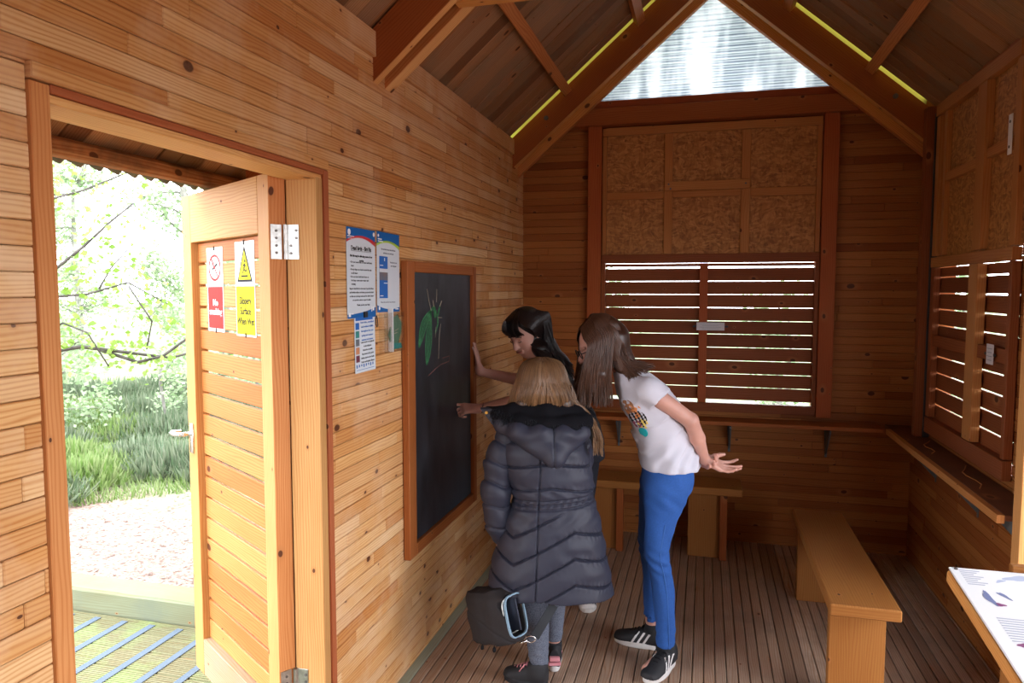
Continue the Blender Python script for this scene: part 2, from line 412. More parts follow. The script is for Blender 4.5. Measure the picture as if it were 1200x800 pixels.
LH = 2.47
mb = MB()
planks(mb, (0, RY0, -.08), Y, Z, X, 4.76 - RY0 + .1, LH + .08, .0468, (.22, 1.25), .1, holes=[(1.062 - RY0, 2.13 - RY0, -1, 2.034 + .08)], gap=.0016, ch=.0026)
struct(mb.build('wall_left', M['wall']))
mb = MB(); y = RY0
mb.bb(-.1, .012, RY0, RD + .05, LH, 2.562, 'y', r=.8); struct(mb.build('trim_2', M['wall']))

# back wall with window hole
WX0, WX1 = .535, 1.865
mb = MB()
planks(mb, (-.1, RD, -.08), X, Z, -Y, RW + .2, 2.82 + .08, .047, (.5, 1.9), .08, holes=[(WX0 + .12, WX1 + .08, .862 + .08, 2.63 + .08)], gap=.001)
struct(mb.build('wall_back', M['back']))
# right wall: low wall plus solid part above the corner, windows left open
mb = MB()
planks(mb, (RW, RY0, -.08), Y, Z, -X, RD - RY0 + .05, 2.56 + .08, .047, (.5, 1.9), .08,
       holes=[(3.305 - RY0, 4.34 - RY0, .865 + .08, 2.585 + .08), (-2.4 - RY0, 1.70 - RY0, .85 + .08, 2.50 + .08), (1.95 - RY0, 2.84 - RY0, .04 + .08, 2.45 + .08)], gap=.001)
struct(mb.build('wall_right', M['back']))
mb = MB(); mb.bb(RW - .03, RW + .08, RY0, RD + .05, 2.56, 2.70, 'y'); struct(mb.build('trim_3', M['beam']))
# rear wall behind the camera, wide open hatch
mb = MB()
planks(mb, (-.1, RY0, -.08), X, Z, Y, RW + .2, 2.82 + .08, .047, (.5, 1.9), .08, gap=.001)
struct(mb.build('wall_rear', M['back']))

# ceiling boards, running up the slope on both sides, past the eaves outside
def ceiling_side(side):
    mb = MB(); y = RY0
    ov = .62
    while y < 4.437:
        w = rnd.uniform(.085, .125); y1 = min(4.437, y + w)
        yc = (y + y1) / 2
        U = V((side, 0, SL)).normalized(); Wn = V((-side * SL, 0, 1)).normalized()
        x_e = 0 if side > 0 else RW
        p0 = V((x_e - side * ov, yc, 2.575 - SL * ov)); p1 = V((RW / 2, yc, 2.575 + SL * RW / 2))
        step = rnd.choice((0, .004, .009))
        mid = (p0 + p1) / 2 + Wn * (.011 + step)
        mb.box(mid, U, Y, Wn, (p1 - p0).length / 2, (y1 - y) / 2 - .001, .010, .0025)
        y = y1
    return mb
mb = ceiling_side(1)
m2 = ceiling_side(-1)
o1 = mb.build('ceiling', M['ceil']); struct(o1)
o2 = m2.build('ceiling_east_slope', M['ceil']); o2.name = 'ceiling'; struct(o2)

# corrugated roof sheet above, translucent strip along the gable
def corr(name, y0, y1, side, mat, lift, ov=.70, per=.076, amp=.012):
    mb = MB(); seg = int((y1 - y0) / per * 8)
    U = V((side, 0, SL)).normalized(); Wn = V((-side * SL, 0, 1)).normalized(); x_e = 0 if side > 0 else RW
    a = V((x_e - side * ov, 0, 2.575 - SL * ov)) + Wn * lift; b = V((RW / 2, 0, 2.575 + SL * RW / 2)) + Wn * lift
    b0 = 0
    for i in range(seg + 1):
        yy = y0 + (y1 - y0) * i / seg; h = Wn * (amp * math.sin(2 * math.pi * yy / per))
        for q in (a, b):
            for t in (0, .004): mb.v.append(tuple(q + h + Y * yy + Wn * t))
    for i in range(seg):
        k = i * 4; n = k + 4
        for f in ([k, n, n + 2, k + 2], [k + 1, k + 3, n + 3, n + 1], [k, k + 1, n + 1, n], [k + 2, n + 2, n + 3, k + 3]):
            mb._face(f, [(0, 0)] * 4, .5)
    o = mb.build(name, mat, smooth=False); return struct(o)
corr('ceiling_roof_sheet', RY0 - .1, 4.40, 1, M['roofsheet'], .052)
corr('ceiling_roof_sheet', RY0 - .1, 4.40, -1, M['roofsheet'], .052)
corr('ceiling_clear_sheet', 4.40, 5.0, 1, M['ysheet'], .052)
corr('ceiling_clear_sheet', 4.40, 5.0, -1, M['ysheet'], .052)

# ------------------------------------------------------------------ roof trusses, purlins, tie beam
def rafter_poly(side, y, lo, hi, x0, x1):
    f = lambda x, o: o + SL * (x if side > 0 else RW - x)
    return [(x0, y, f(x0, lo)), (x1, y, f(x1, lo)), (x1, y, f(x1, hi)), (x0, y, f(x0, hi))]
def truss(label, ys, tails, collar):
    t = empty('roof_truss', (0, 0, 0), label=label, cat='roof truss')
    for k, (y0, y1) in enumerate(ys):
        for side in (1, -1):
            a, b = (-tails if side > 0 else RW + tails), RW / 2
            lo = 2.385 + (.0 if k == 0 else .0)
            MB().prism(rafter_poly(side, y0, lo, 2.572, a, b), (0, y1 - y0, 0), gu=(side, 0, SL)).build('rafter', M['beam'] if k == 0 else M['casing'], t)
            # pale planed underside strip
            pl = MB().prism(rafter_poly(side, y0 + .002, lo - .003, lo - .0005, a if tails else (a + side * .01), b - side * .0), (0, y1 - y0 - .004, 0), gu=(side, 0, SL)).build('underside_strip', M['light'], t)
    if collar:
        MB().bb(.30, RW - .30, collar[0], collar[1], 2.65, 2.79, 'x').build('collar_tie', M['light'], t)
    for (bx, bz) in ((.218, 2.683), (RW - .218, 2.683)):
        MB().cyl((bx, ys[0][0] - .006, bz), (bx, ys[0][0] + .004, bz), .014, 20).build('bolt', M['bolt'], t)
    return t
truss('orange-brown pine rafter truss set in front of the clear gable window', [(4.475, 4.53)], 0, None)
truss('near doubled rafter truss above the chalkboard with a collar tie between its timbers', [(2.49, 2.53), (2.59, 2.655)], .55, (2.534, 2.586))
truss('rafter truss nearest the rear hatch, over the near end of the room', [(.35, .39), (.45, .515)], .55, (.394, .446))
# second, thinner trim edging the gable window
for side in (1, -1):
    a = 0.0 if side > 0 else RW
    o = MB().prism(rafter_poly(side, 4.60, 2.345, 2.41, a, RW / 2), (0, .04, 0), gu=(side, 0, SL)).build('trim_4', M['casing']); struct(o)
    o = MB().prism(rafter_poly(side, 4.62, 2.41, 2.70, a, RW / 2), (0, .09, 0), gu=(side, 0, SL)).build('trim_4', M['beam']); struct(o)
# purlins
labels = {(1, 0): 'square purlin under the left roof slope, lower of the two on that side', (1, 1): 'square purlin under the left roof slope, upper one near the ridge',
          (-1, 0): 'square purlin under the right roof slope, lower of the two on that side', (-1, 1): 'square purlin under the right roof slope, upper one near the ridge'}
for side in (1, -1):
    for k, xx in enumerate((.33, .77)):
        px_ = xx if side > 0 else RW - xx
        Wn = V((-side * SL, 0, 1)).normalized()
        c = V((px_, 0, zc(px_))) - Wn * .024
        o = MB().box((c.x, (2.66 + 4.472) / 2, c.z), Y, V((side, 0, SL)), Wn, (4.472 - 2.66) / 2, .028, .023).build('purlin', M['casing'])
        tag(o, labels[side, k], 'roof beam', 'purlins')
# tie beam under the gable triangle
o = MB().bb(.0, RW, 4.655, 4.752, 2.66, 2.765, 'x', r=.3).build('tie_beam', M['beam']); tag(o, 'long horizontal tie beam under the gable window, with dark knots', 'beam')
o = MB().bb(.0, RW, 4.69, 4.80, 2.765, 2.818, 'x', r=.1).build('trim_5', M['redpost']); struct(o)
# gable infill of corrugated clear plastic
mb = MB(); z = 2.80; zt = 2.38 + SL * RW / 2 + .16
n = int((zt - z) / .004)
prev = None
for i in range(n + 1):
    zz = z + (zt - z) * i / n; yy = 4.775 + .006 * math.sin(2 * math.pi * zz / .032)
    h = (zt - zz) / SL
    x0, x1 = RW / 2 - h, RW / 2 + h
    x0 = max(-.05, x0); x1 = min(RW + .05, x1)
    mb.v += [(x0, yy, zz), (x1, yy, zz)]
    if i: k = i * 2; mb._face([k - 2, k - 1, k + 1, k], [(0, 0)] * 4, .5)
win = mb.build('window_1', M['poly'], smooth=True); struct(win)
sol = win.modifiers.new('t', 'SOLIDIFY'); sol.thickness = .002
# rear gable infill (behind camera)
o = MB().prism([(0, RY0 - .02, 2.82), (RW, RY0 - .02, 2.82), (RW / 2, RY0 - .02, 3.6)], (0, .003, 0)).build('window_2', M['poly']); struct(o)
# beads of fixing nail
# ------------------------------------------------------------------ back window: posts, strand board, louvres
for i, (a, b, lb) in enumerate(((.448, .536, 'left'), (1.864, 1.950, 'right'))):
    o = MB().bb(a, b, 4.69, RD - .001, .835, 2.66, 'z').build('window_post', M['redpost'])
    tag(o, f'dark red upright post on the {lb} side of the back window', 'post', 'back window posts')
def panel_thing(name, label, cat, osb_box, battens, screws=()):
    t = empty(name, (osb_box[0], osb_box[2], osb_box[4]), label=label, cat=cat)
    T = V(t.location)
    def put(ob): ob.parent = t; ob.location = -T; return ob
    mb = MB(); mb.bb(*osb_box, 'x'); put(mb.build('strand_board', M['osb']))
    for (bx, gr) in battens: put(MB().bb(*bx, gr).build('batten', M['batten']))
    for s in screws: put(MB().cyl(*s, .006, 10).build('screw', M['bolt']))
    return t
Yf = 4.722
panel_thing('strand_board_panel', 'brown strand board panel with pale battens filling the top of the back window', 'wall panel',
    (.538, 1.862, 4.742, 4.752, 1.84, 2.655),
    [((.540, .566, Yf, 4.742, 1.845, 2.60), 'z'), ((.932, .984, Yf, 4.742, 1.845, 2.60), 'z'), ((1.398, 1.452, Yf, 4.742, 1.845, 2.60), 'z'), ((1.832, 1.860, Yf, 4.742, 1.845, 2.60), 'z'),
     ((.540, 1.860, Yf - .004, 4.742, 2.602, 2.652), 'x'), ((.567, .931, Yf + .001, 4.742, 2.193, 2.241), 'x'), ((.935, 1.450, Yf - .014, Yf - .001, 2.240, 2.296), 'x'),
     ((.985, 1.397, Yf + .001, 4.742, 2.198, 2.239), 'x'), ((1.453, 1.831, Yf + .001, 4.742, 2.191, 2.242), 'x')],
    [((.96, Yf - .018, 2.28), (.96, Yf - .012, 2.28)), ((.972, Yf - .018, 2.252), (.972, Yf - .012, 2.252)), ((1.425, Yf - .018, 2.27), (1.425, Yf - .012, 2.27))])
# louvred shutter
def louvre_back():
    t = empty('louvred_shutter', (.54, 4.73, .84), label='dark brown louvred shutter in the back window with thin daylight gaps', cat='shutter')
    T = V(t.location)
    def put(ob): ob.parent = t; ob.location = -T; return ob
    put(MB().bb(.538, 1.862, 4.712, 4.75, 1.785, 1.842, 'x').build('top_rail', M['louvre']))
    put(MB().bb(.538, 1.862, 4.712, 4.75, .842, .898, 'x').build('bottom_rail', M['louvre']))
    put(MB().bb(.538, .562, 4.712, 4.75, .90, 1.783, 'z').build('stile', M['louvre']))
    put(MB().bb(1.838, 1.862, 4.712, 4.75, .90, 1.783, 'z').build('stile', M['louvre']))
    put(MB().bb(1.160, 1.212, 4.706, 4.745, .90, 1.783, 'z').build('centre_stile', M['redpost']))
    zs = [1.783] + [1.754 - .084 * k for k in range(11)] 
    for k in range(11):
        zt = 1.754 - .084 * k - .0024; zb = max(.905, 1.754 - .084 * (k + 1) + .0016)
        if zt - zb < .01: continue
        c = ((.55 + 1.85) / 2, 4.762, (zt + zb) / 2)
        put(MB().box(c, X, V((0, .10, 1)), V((0, 1, -.10)), .645, (zt - zb) / 2, .007, .0015).build('slat', M['louvre']))
    put(MB().box((1.2, 4.762, 1.773), X, Z, Y, .645, .010, .007).build('slat', M['louvre']))
    return t
louvre_back()

# shelf sill boards
mb = MB(); o = mb.bb(.0, 2.22, 4.575, 4.752, .780, .804, 'x').build('shelf_board', M['beam'])
t = empty('back_shelf', (1.1, 4.75, .772), label='long pine wall shelf under the back window on grey iron brackets', cat='shelf')
o.parent = t; o.location = (-1.1, -4.75, -.772)
def bracket(px_, py_, zt, d, parent, off):
    mb = MB(); d = V(d)
    p = V((px_, py_, zt)); s = d.cross(Z).normalized() * .014
    mb.prism([p - s, p + s, p + s * .45 - Z * .19, p - s * .45 - Z * .19], d * .004)
    mb.prism([p - s * .3, p - s * .3 + d * .15, p - s * .3 + d * .15 - Z * .012, p - s * .3 - Z * .17 + d * .006], s * .6)
    o = mb.build('bracket', M['iron'], parent); o.location = off
for bx in (.66, 1.362, 1.936): bracket(bx, 4.751, .7715, (0, -1, 0), t, (-1.1, -4.75, -.772))
# right shelf
t = empty('side_shelf', (2.4, 3.7, .772), label='dark varnished pine shelf along the right wall with a pale front edge', cat='shelf')
off = (-2.4, -3.7, -.772)
a = MB().bb(2.262, 2.406, 2.93, 4.752, .780, .802, 'y').build('shelf_board', M['shelf'], t); a.location = off
a = MB().bb(2.235, 2.2615, 2.93, 4.60, .770, .802, 'y').build('front_edge', M['batten'], t); a.location = off
for by in (4.25, 3.63, 3.0): bracket(2.409, by, .7795, (-1, 0, 0), t, off)
for k, (y0, y1) in enumerate(((3.95, 4.28), (3.30, 3.72))):
    pts = [(2.30 + .02 * math.sin(i * 1.3) + .01 * i, y0 + (y1 - y0) * i / 6, .8045) for i in range(7)]
    a = MB().tube(pts, .0022, 6).build('light_scratch', M['batten'], t); a.location = off

# right wall: corner post, panel, louvres
o = MB().bb(2.335, 2.395, 4.40, 4.462, .803, 2.60, 'z').build('corner_post', M['louvre']); tag(o, 'brown upright timber in the far right corner of the room', 'post')
o = MB().bb(2.372, 2.404, 4.385, 4.398, .803, 2.56, 'z').build('gap_shade_strip', M['black']); struct(o)  # black strip added as the shade of the gap beside the corner post
def xb(x0, x1, y0, y1, z0, z1): return (x0, x1, y0, y1, z0, z1)
panel_thing('strand_board_panel', 'strand board panel with battens in the upper half of the right wall', 'wall panel',
    (2.398, 2.408, 3.285, 4.355, 1.79, 2.595),
    [((2.372, 2.398, 4.30, 4.355, 1.795, 2.53), 'z'), ((2.375, 2.398, 4.19, 4.235, 1.795, 2.53), 'z'), ((2.366, 2.398, 3.63, 3.735, 1.795, 2.53), 'z'), ((2.375, 2.398, 3.285, 3.34, 1.795, 2.53), 'z'),
     ((2.366, 2.398, 3.285, 4.355, 2.532, 2.592), 'y'), ((2.374, 2.398, 3.74, 4.18, 2.17, 2.215), 'y'), ((2.374, 2.398, 3.345, 3.625, 2.19, 2.235), 'y')])
t = empty('steel_bracket', (2.37, 3.36, 2.16), label='small pale punched steel plate on the right wall panel, near the frame edge', cat='bracket')
MB().bb(-.004, .0, -.018, .018, 0, .16, 'z').build('plate', M['white'], t)
for zz in (.03, .13): MB().cyl((-.006, 0, zz), (-.003, 0, zz), .006, 10).build('screw', M['bolt'], t)
t = empty('louvred_shutter', (2.39, 3.8, .84), label='louvred shutter in the right wall with bright white daylight gaps', cat='shutter')
off = (-2.39, -3.8, -.84)
def put(ob): ob.parent = t; ob.location = off; return ob
put(MB().bb(2.368, 2.405, 3.285, 4.355, 1.735, 1.788, 'y').build('top_rail', M['batten']))
put(MB().bb(2.368, 2.405, 3.285, 4.355, .842, .925, 'y').build('bottom_rail', M['louvre']))
put(MB().bb(2.372, 2.405, 4.30, 4.355, .93, 1.733, 'z').build('stile', M['louvre']))
put(MB().bb(2.372, 2.405, 3.285, 3.32, .93, 1.733, 'z').build('stile', M['louvre']))
put(MB().bb(2.362, 2.40, 3.635, 3.745, .93, 1.733, 'z').build('centre_stile', M['batten']))
put(MB().bb(2.376, 2.403, 3.323, 4.297, 1.315, 1.375, 'y').build('middle_rail', M['louvre']))
gz = [1.682, 1.597, 1.512, 1.427, 1.258, 1.170, 1.084, .998]
lev = [1.733] + gz[:4] + [1.345] + gz[4:] + [.915]
for a_, b_ in zip(lev, lev[1:]):
    zt = a_ - (.0036 if a_ in gz else 0); zb = b_ + (.0036 if b_ in gz else 0)
    put(MB().box((2.416, 3.81, (zt + zb) / 2), Y, Z, X, .52, (zt - zb) / 2, .006).build('slat', M['louvre']))
def little_sign(loc, ax, w, h, label, rot):
    t = empty('notice_plate', loc, label=label, cat='sign')
    U = V(ax)
    nrm = V((0, 0, 1)).cross(U).normalized()
    mb = MB(); mb.box((0, 0, 0), U, Z, nrm, w / 2, h / 2, .0015, .0004); a = mb.build('plate', M['pgl'], t)
    for k in range(4):
        ww = w * (.38 - .08 * (k % 2))
        MB().box(V((0, 0, h * (.28 - .19 * k))) - (V((0, .0021, 0)) if ax[0] else V((.0021, 0, 0))), U, Z, nrm, ww, h * .014, .0004, .0001).build('printed_line', M['inkgrey'], t)
    for s in (-1, 1):
        MB().box(U * s * (w / 2 + .012), U, Z, nrm, .01, .006, .002, .0005).build('fixing_tab', M['black'], t)
    return t
M['pgl'] = plain('clear_grey_plate', (.60, .58, .60), .5)
little_sign((1.232, 4.700, 1.385), (1, 0, 0), .17, .05, 'small clear notice plate on the centre bar of the back shutter', -1)
little_sign((2.364, 3.45, 1.345), (0, 1, 0), .075, .085, 'small square white notice on the middle rail of the right shutter', 1)
# lone post at the right frame edge
o = MB().bb(2.283, 2.345, 2.86, 2.925, .0, 2.66, 'z').build('support_post', M['light']); tag(o, 'pale bare pine post at the near end of the side shelf', 'post')

# ------------------------------------------------------------------ door lining, casing and outside steps
DY0, DY1, DZ = 1.105, 2.06, 1.967
o = MB().bb(-.105, .006, 1.062, DY0, -.05, 2.000, 'z', r=.9).build('trim_7', M['casing']); struct(o)       # near jamb
o = MB().bb(-.105, .004, DY1, 2.098, -.05, DZ + .006, 'z', r=.6).build('trim_8', M['doorpine']); struct(o)    # far jamb
o = MB().bb(-.100, .010, 2.100, 2.129, -.05, 2.000, 'z').build('trim_9', M['casing_red']); struct(o)
o = MB().bb(-.105, .002, DY0, 2.098, DZ, 1.984, 'y').build('trim_10', M['light']); struct(o)
o = MB().bb(-.100, .008, DY0, 2.129, 1.985, 2.002, 'y').build('trim_11', M['casing_red']); struct(o)
o = MB().bb(-.04, .012, 1.062, 2.129, 2.003, 2.0335, 'y', r=.45).build('trim_12', M['wall']); struct(o)
o = MB().bb(-.24, -.101, 2.150, 2.175, -.05, 2.05, 'z').build('gap_blocker', M['bark']); struct(o)  # added dark board, blocks daylight showing past the hinge side of the door
o = MB().bb(-.10, .002, DY0, 2.098, -.08, -.001, 'y').build('trim_13', M['sleeper']); struct(o)

# door leaf: local x along the leaf from the hinge, y thickness away, z up
ang = math.atan2(.445, -.69)
dr = empty('door_1', (-.14, 2.016, .05), ang); struct(dr)
DWd, DHt, TH = .82, 1.935, .055
# with x axis pointing to the free edge, thickness must go to the far side: local -y
ys = (-TH, 0)
MB().bb(0, .085, *ys, 0, DHt, 'z').build('stile', M['doorpine'], dr)
MB().bb(DWd - .095, DWd, *ys, 0, DHt, 'z').build('stile', M['doorpine'], dr)
MB().bb(.086, DWd - .096, *ys, DHt - .185, DHt, 'x', r=.7).build('top_rail', M['doorpine'], dr)
MB().bb(.086, DWd - .096, *ys, 0, .15, 'x', r=.2).build('bottom_rail', M['weathered'], dr)
z = DHt - .187; k = 0
while z > .16:
    zb = max(.152, z - .0755)
    MB().box((DWd / 2 - .005, -.034, (z + zb) / 2), X, Z, Y, DWd / 2 - .091, (z - zb) / 2, .0075, .003).build('slat', M['doorred'], dr)
    z = zb - .009
MB().bb(-.0012, -.0002, *ys, 0.001, DHt, 'z').build('hinge_edge', M['casing'], dr)
hd = MB(); hx, hz = DWd - .045, .97
hd.box((hx, .003, hz), X, Z, Y, .018, .06, .003, .002); hd.tube([(hx, 0, hz + .02), (hx, .05, hz + .02), (hx + .012, .058, hz + .02), (hx + .075, .058, hz + .018), (hx + .085, .05, hz + .018), (hx + .085, .018, hz + .017)], .009, 10)
hd.build('door_handle', M['steel'], dr, smooth=True)
for hz in (1.72, .25):
    h = MB()
    h.box((-.003, -.022, hz), Z, Y, X, .055, .018, .0018, .0005)
    h.cyl((-.008, -TH - .002, hz - .055), (-.008, -TH - .002, hz + .055), .007, 12)
    for q in (-.035, -.012, .012, .035):
        h.cyl((-.0065, -.022, hz + q), (-.004, -.022, hz + q), .0045, 8, mi=1)
    h.build('hinge', [M['metal'], M['bolt']], dr)
    # leaf on the jamb, facing the opening
    j = MB(); zz = hz + .05
    j.bb(-.098, -.060, DY1 - .003, DY1 - .0005, zz - .055, zz + .055, 'z', ch=.0005)
    j.cyl((-.1045, DY1 - .006, zz - .055), (-.1045, DY1 - .006, zz + .055), .007, 12)
    for q in (-.036, -.012, .012, .036): j.cyl((-.078 + .01 * (1 if q * 100 % 2 > 1 else -1), DY1 - .005, zz + q), (-.078 + .01 * (1 if q * 100 % 2 > 1 else -1), DY1 - .002, zz + q), .005, 8, mi=1)
    o = j.build('hinge_leaf', [M['metal'], M['bolt']]); o.name = 'hinge_plate'
    tag(o, f'steel hinge plate screwed to the far door jamb, {"near the top" if hz > 1 else "near the floor"}', 'hinge')

# ------------------------------------------------------------------ text helper
def text_obj(name, txt, size, mat, parent, loc, rot, width=None, align='CENTER', depth=.0003, bold=0.0, line=None):
    c = bpy.data.curves.new(name, 'FONT'); c.body = txt; c.size = size; c.align_x = align; c.align_y = 'CENTER'; c.extrude = depth; c.offset = bold
    c.resolution_u = 3
    if line: c.space_line = line
    o = bpy.data.objects.new(name, c); COL.objects.link(o)
    bpy.context.view_layer.update()
    dg = bpy.context.evaluated_depsgraph_get()
    me = bpy.data.meshes.new_from_object(o.evaluated_get(dg)); COL.objects.unlink(o); bpy.data.objects.remove(o)
    if width:
        xs = [v.co.x for v in me.vertices]; w = max(xs) - min(xs); s = width / w
        for v in me.vertices: v.co.x *= s
    me.materials.clear(); me.materials.append(mat)
    ob = bpy.data.objects.new(name, me); link(ob, parent); ob.location = loc; ob.rotation_euler = rot
    return ob

# flat art helper: local frame x right, y up, z towards the viewer
def art(name, polys, mat, parent, z=.0008, th=.0002):
    if name in ('emblem', 'bottom_icons'):
        for P in polys: o = MB().prism([(x, y, z) for x, y in P], (0, 0, th)).build(name, mat, parent)
        return o
    mb = MB()
    for P in polys: mb.prism([(x, y, z) for x, y in P], (0, 0, th))
    return mb.build(name, mat, parent)
def ringp(cx, cy, ro, ri, n=28, ax=1.0):
    out = []
    for i in range(n):
        a, b = 2 * math.pi * i / n, 2 * math.pi * (i + 1) / n
        out.append([(cx + ax * ri * math.cos(a), cy + ri * math.sin(a)), (cx + ax * ro * math.cos(a), cy + ro * math.sin(a)), (cx + ax * ro * math.cos(b), cy + ro * math.sin(b)), (cx + ax * ri * math.cos(b), cy + ri * math.sin(b))])
    return out
def strokep(pts, w):
    out = []
    for (x0, y0), (x1, y1) in zip(pts, pts[1:]):
        l = math.hypot(x1 - x0, y1 - y0) or 1e-6; nx, ny = -(y1 - y0) / l * w / 2, (x1 - x0) / l * w / 2
        out.append([(x0 - nx, y0 - ny), (x1 - nx, y1 - ny), (x1 + nx, y1 + ny), (x0 + nx, y0 + ny)])
    return out
def discp(cx, cy, r, n=16): return [[(cx + r * math.cos(2 * math.pi * i / n), cy + r * math.sin(2 * math.pi * i / n)) for i in range(n)]]
def rect(x0, x1, y0, y1): return [[(x0, y0), (x1, y0), (x1, y1), (x0, y1)]]

# ---- two signs on the door
def door_sign(name, lx, z0, w, h, label):
    """hangs on the face of the door slats"""
    t = empty(name, (0, 0, 0), label=label, cat='sign')
    # door frame -> world
    D = Matrix.Translation((-.14, 2.016, .05)) @ Matrix.Rotation(ang, 4, 'Z')
    # sign local: x right as seen from the room (towards the hinge = -door x), y up, z out of the face (+door y)
    B = Matrix(((-1, 0, 0, lx), (0, 0, 1, -.0262), (0, 1, 0, z0), (0, 0, 0, 1)))
    t.matrix_world = D @ B
    art('panel', rect(-w / 2, w / 2, 0, h), M['white'], t, z=0, th=.0015)
    return t
W_, H_ = .160, .315
t = door_sign('no_smoking_sign', .545, 1.41, W_, H_, 'red and white No smoking sign with a crossed-out cigarette on the open door')
z1 = .0018
art('red_panel', rect(-W_ / 2 + .005, W_ / 2 - .005, .012, H_ * .535), M['red'], t, z1)
art('red_ring', ringp(0, H_ * .76, .050, .041, ax=1.25), M['red'], t, z1)
art('smoke_mark', strokep([(-.022, H_ * .76 - .006), (.026, H_ * .76 + .014)], .009) + strokep([(-.015, .245), (-.024, .262), (-.014, .275)], .003) + strokep([(-.006, .25), (-.014, .265), (-.006, .28)], .003), M['ink'], t, z1)
art('red_bar', strokep([(-.030, H_ * .76 + .032), (.030, H_ * .76 - .032)], .008), M['red'], t, z1 + .0004)
text_obj('lettering', 'No\nsmoking', .034, M['white'], t, (0, H_ * .29, z1 + .0006), (0, 0, 0), width=.125, bold=.0006)
for q in (H_ - .012, -.004): art('cable_tie', rect(-.003, .003, q, q + .016), M['ink'], t, z1 + .0004, .002)
W2, H2 = .168, .330
t = door_sign('slippery_sign', .262, 1.405, W2, H2, 'yellow and white Slippery Surface When Wet sign on the open door')
art('yellow_panel', rect(-W2 / 2 + .004, W2 / 2 - .004, .006, H2 * .53), M['yellow'], t, z1)
cx, b_, tp = 0, H2 * .575, H2 * .96
art('triangle_border', [[(-.066, b_), (.066, b_), (0, tp)]], M['ink'], t, z1)
art('triangle', [[(-.053, b_ + .008), (.053, b_ + .008), (0, tp - .018)]], M['yellow'], t, z1 + .0004)
art('falling_figure', discp(.006, b_ + .072, .006) + strokep([(.003, b_ + .064), (-.004, b_ + .043)], .009) + strokep([(-.004, b_ + .043), (.014, b_ + .036), (.024, b_ + .046)], .005) + strokep([(-.004, b_ + .043), (-.016, b_ + .030)], .005) + strokep([(.002, b_ + .06), (-.013, b_ + .057)], .004) + strokep([(.002, b_ + .06), (.014, b_ + .053)], .004) + strokep([(-.028, b_ + .02), (.028, b_ + .02)], .006), M['ink'], t, z1 + .0008)
text_obj('lettering', 'Slippery\nSurface\nWhen Wet', .036, M['ink'], t, (0, H2 * .265, z1 + .0006), (0, 0, 0), width=.146, bold=.0006)
for q in (H2 - .012, -.004): art('cable_tie', rect(-.003, .003, q, q + .016), M['ink'], t, z1 + .001, .002)

# ---- wall posters: local frame x = +Y world (right seen from the room is +Y), y = up, z = +X
def wall_frame(name, y, z, label, cat, x=.002, tilt=0.0):
    t = empty(name, (0, 0, 0), label=label, cat=cat)
    B = Matrix(((0, 0, 1, x), (1, 0, 0, y), (0, 1, 0, z), (0, 0, 0, 1)))
    t.matrix_world = B @ Matrix.Rotation(tilt, 4, 'Z')
    return t
def curved(name, P0, P1, yb, amp, w, mat, t, z, edge, up=True):
    """band between an arc and an edge"""
    n = 14; mb = []
    for i in range(n):
        x0, x1 = -w / 2 + w * i / n, -w / 2 + w * (i + 1) / n
        f = lambda x: P0 + (P1 - P0) * (x / w + .5) + amp * (1 - (2 * x / w) ** 2)
        mb.append([(x0, f(x0)), (x1, f(x1)), (x1, edge(x1)), (x0, edge(x0))] if up else [(x0, edge(x0)), (x1, edge(x1)), (x1, f(x1)), (x0, f(x0))])
    return art(name, mb, mat, t, z)
# poster A
w, h = .222, .318
t = wall_frame('bird_flu_poster', 2.366, 1.517, 'taller left blue and white poster with a red curve headed Dead birds - Bird flu', 'poster', tilt=.0)
art('sheet', rect(-w / 2, w / 2, 0, h), M['paper'], t, 0, .001)
curved('red_band', h * .835, h * .815, 0, .022, w, M['pred'], t, .0012, lambda x: h)
curved('blue_band', h * .862, h * .865, 0, .018, w, M['pblue'], t, .0016, lambda x: h)
curved('blue_footer', h * .045, h * .115, 0, -.006, w, M['pblue'], t, .0012, lambda x: 0.0, up=False)
text_obj('title', 'Dead birds - Bird flu', .022, M['ink'], t, (0, h * .775, .0014), (0, 0, 0), width=.155, bold=.0004)
art('underline', rect(-.078, .078, h * .742, h * .746), M['ink'], t, .0013)
text_obj('subtitle', 'Bird flu may be affecting some of our\nspecies', .0105, M['ink'], t, (0, h * .665, .0014), (0, 0, 0), width=.172, bold=.0003, line=1.5)
text_obj('bullet_text', '\u2022 Do not touch sick or dead wild birds\n   here\n\u2022 Keep dogs on a lead around the site\n   at all times\n\u2022 Do not feed wild birds here or\n   let dogs come near water and\n   nesting', .0095, M['ink'], t, (-.088, h * .50, .0014), (0, 0, 0), width=.17, align='LEFT', line=1.35)
text_obj('body_text', 'Report dead birds to the team if you find them\nand include where and when you saw the birds\nso that we can keep track and let others know\nor scan the code to report it online', .009, M['ink'], t, (0, h * .265, .0014), (0, 0, 0), width=.186, line=1.5)
text_obj('footer_text', 'Thank you for your help', .009, M['ink'], t, (0.01, h * .145, .0014), (0, 0, 0), width=.10)
art('emblem', discp(-.092, h * .945, .011) + rect(-.104, -.055, h * .895, h * .906) + rect(-.102, -.07, h * .875, h * .88) + rect(-.104, -.088, .006, .02) + rect(-.085, -.068, .014, .018) + discp(.1, h * .955, .008) + rect(.073, .078, .02, .04) + rect(.082, .095, .024, .038), M['white'], t, .002)
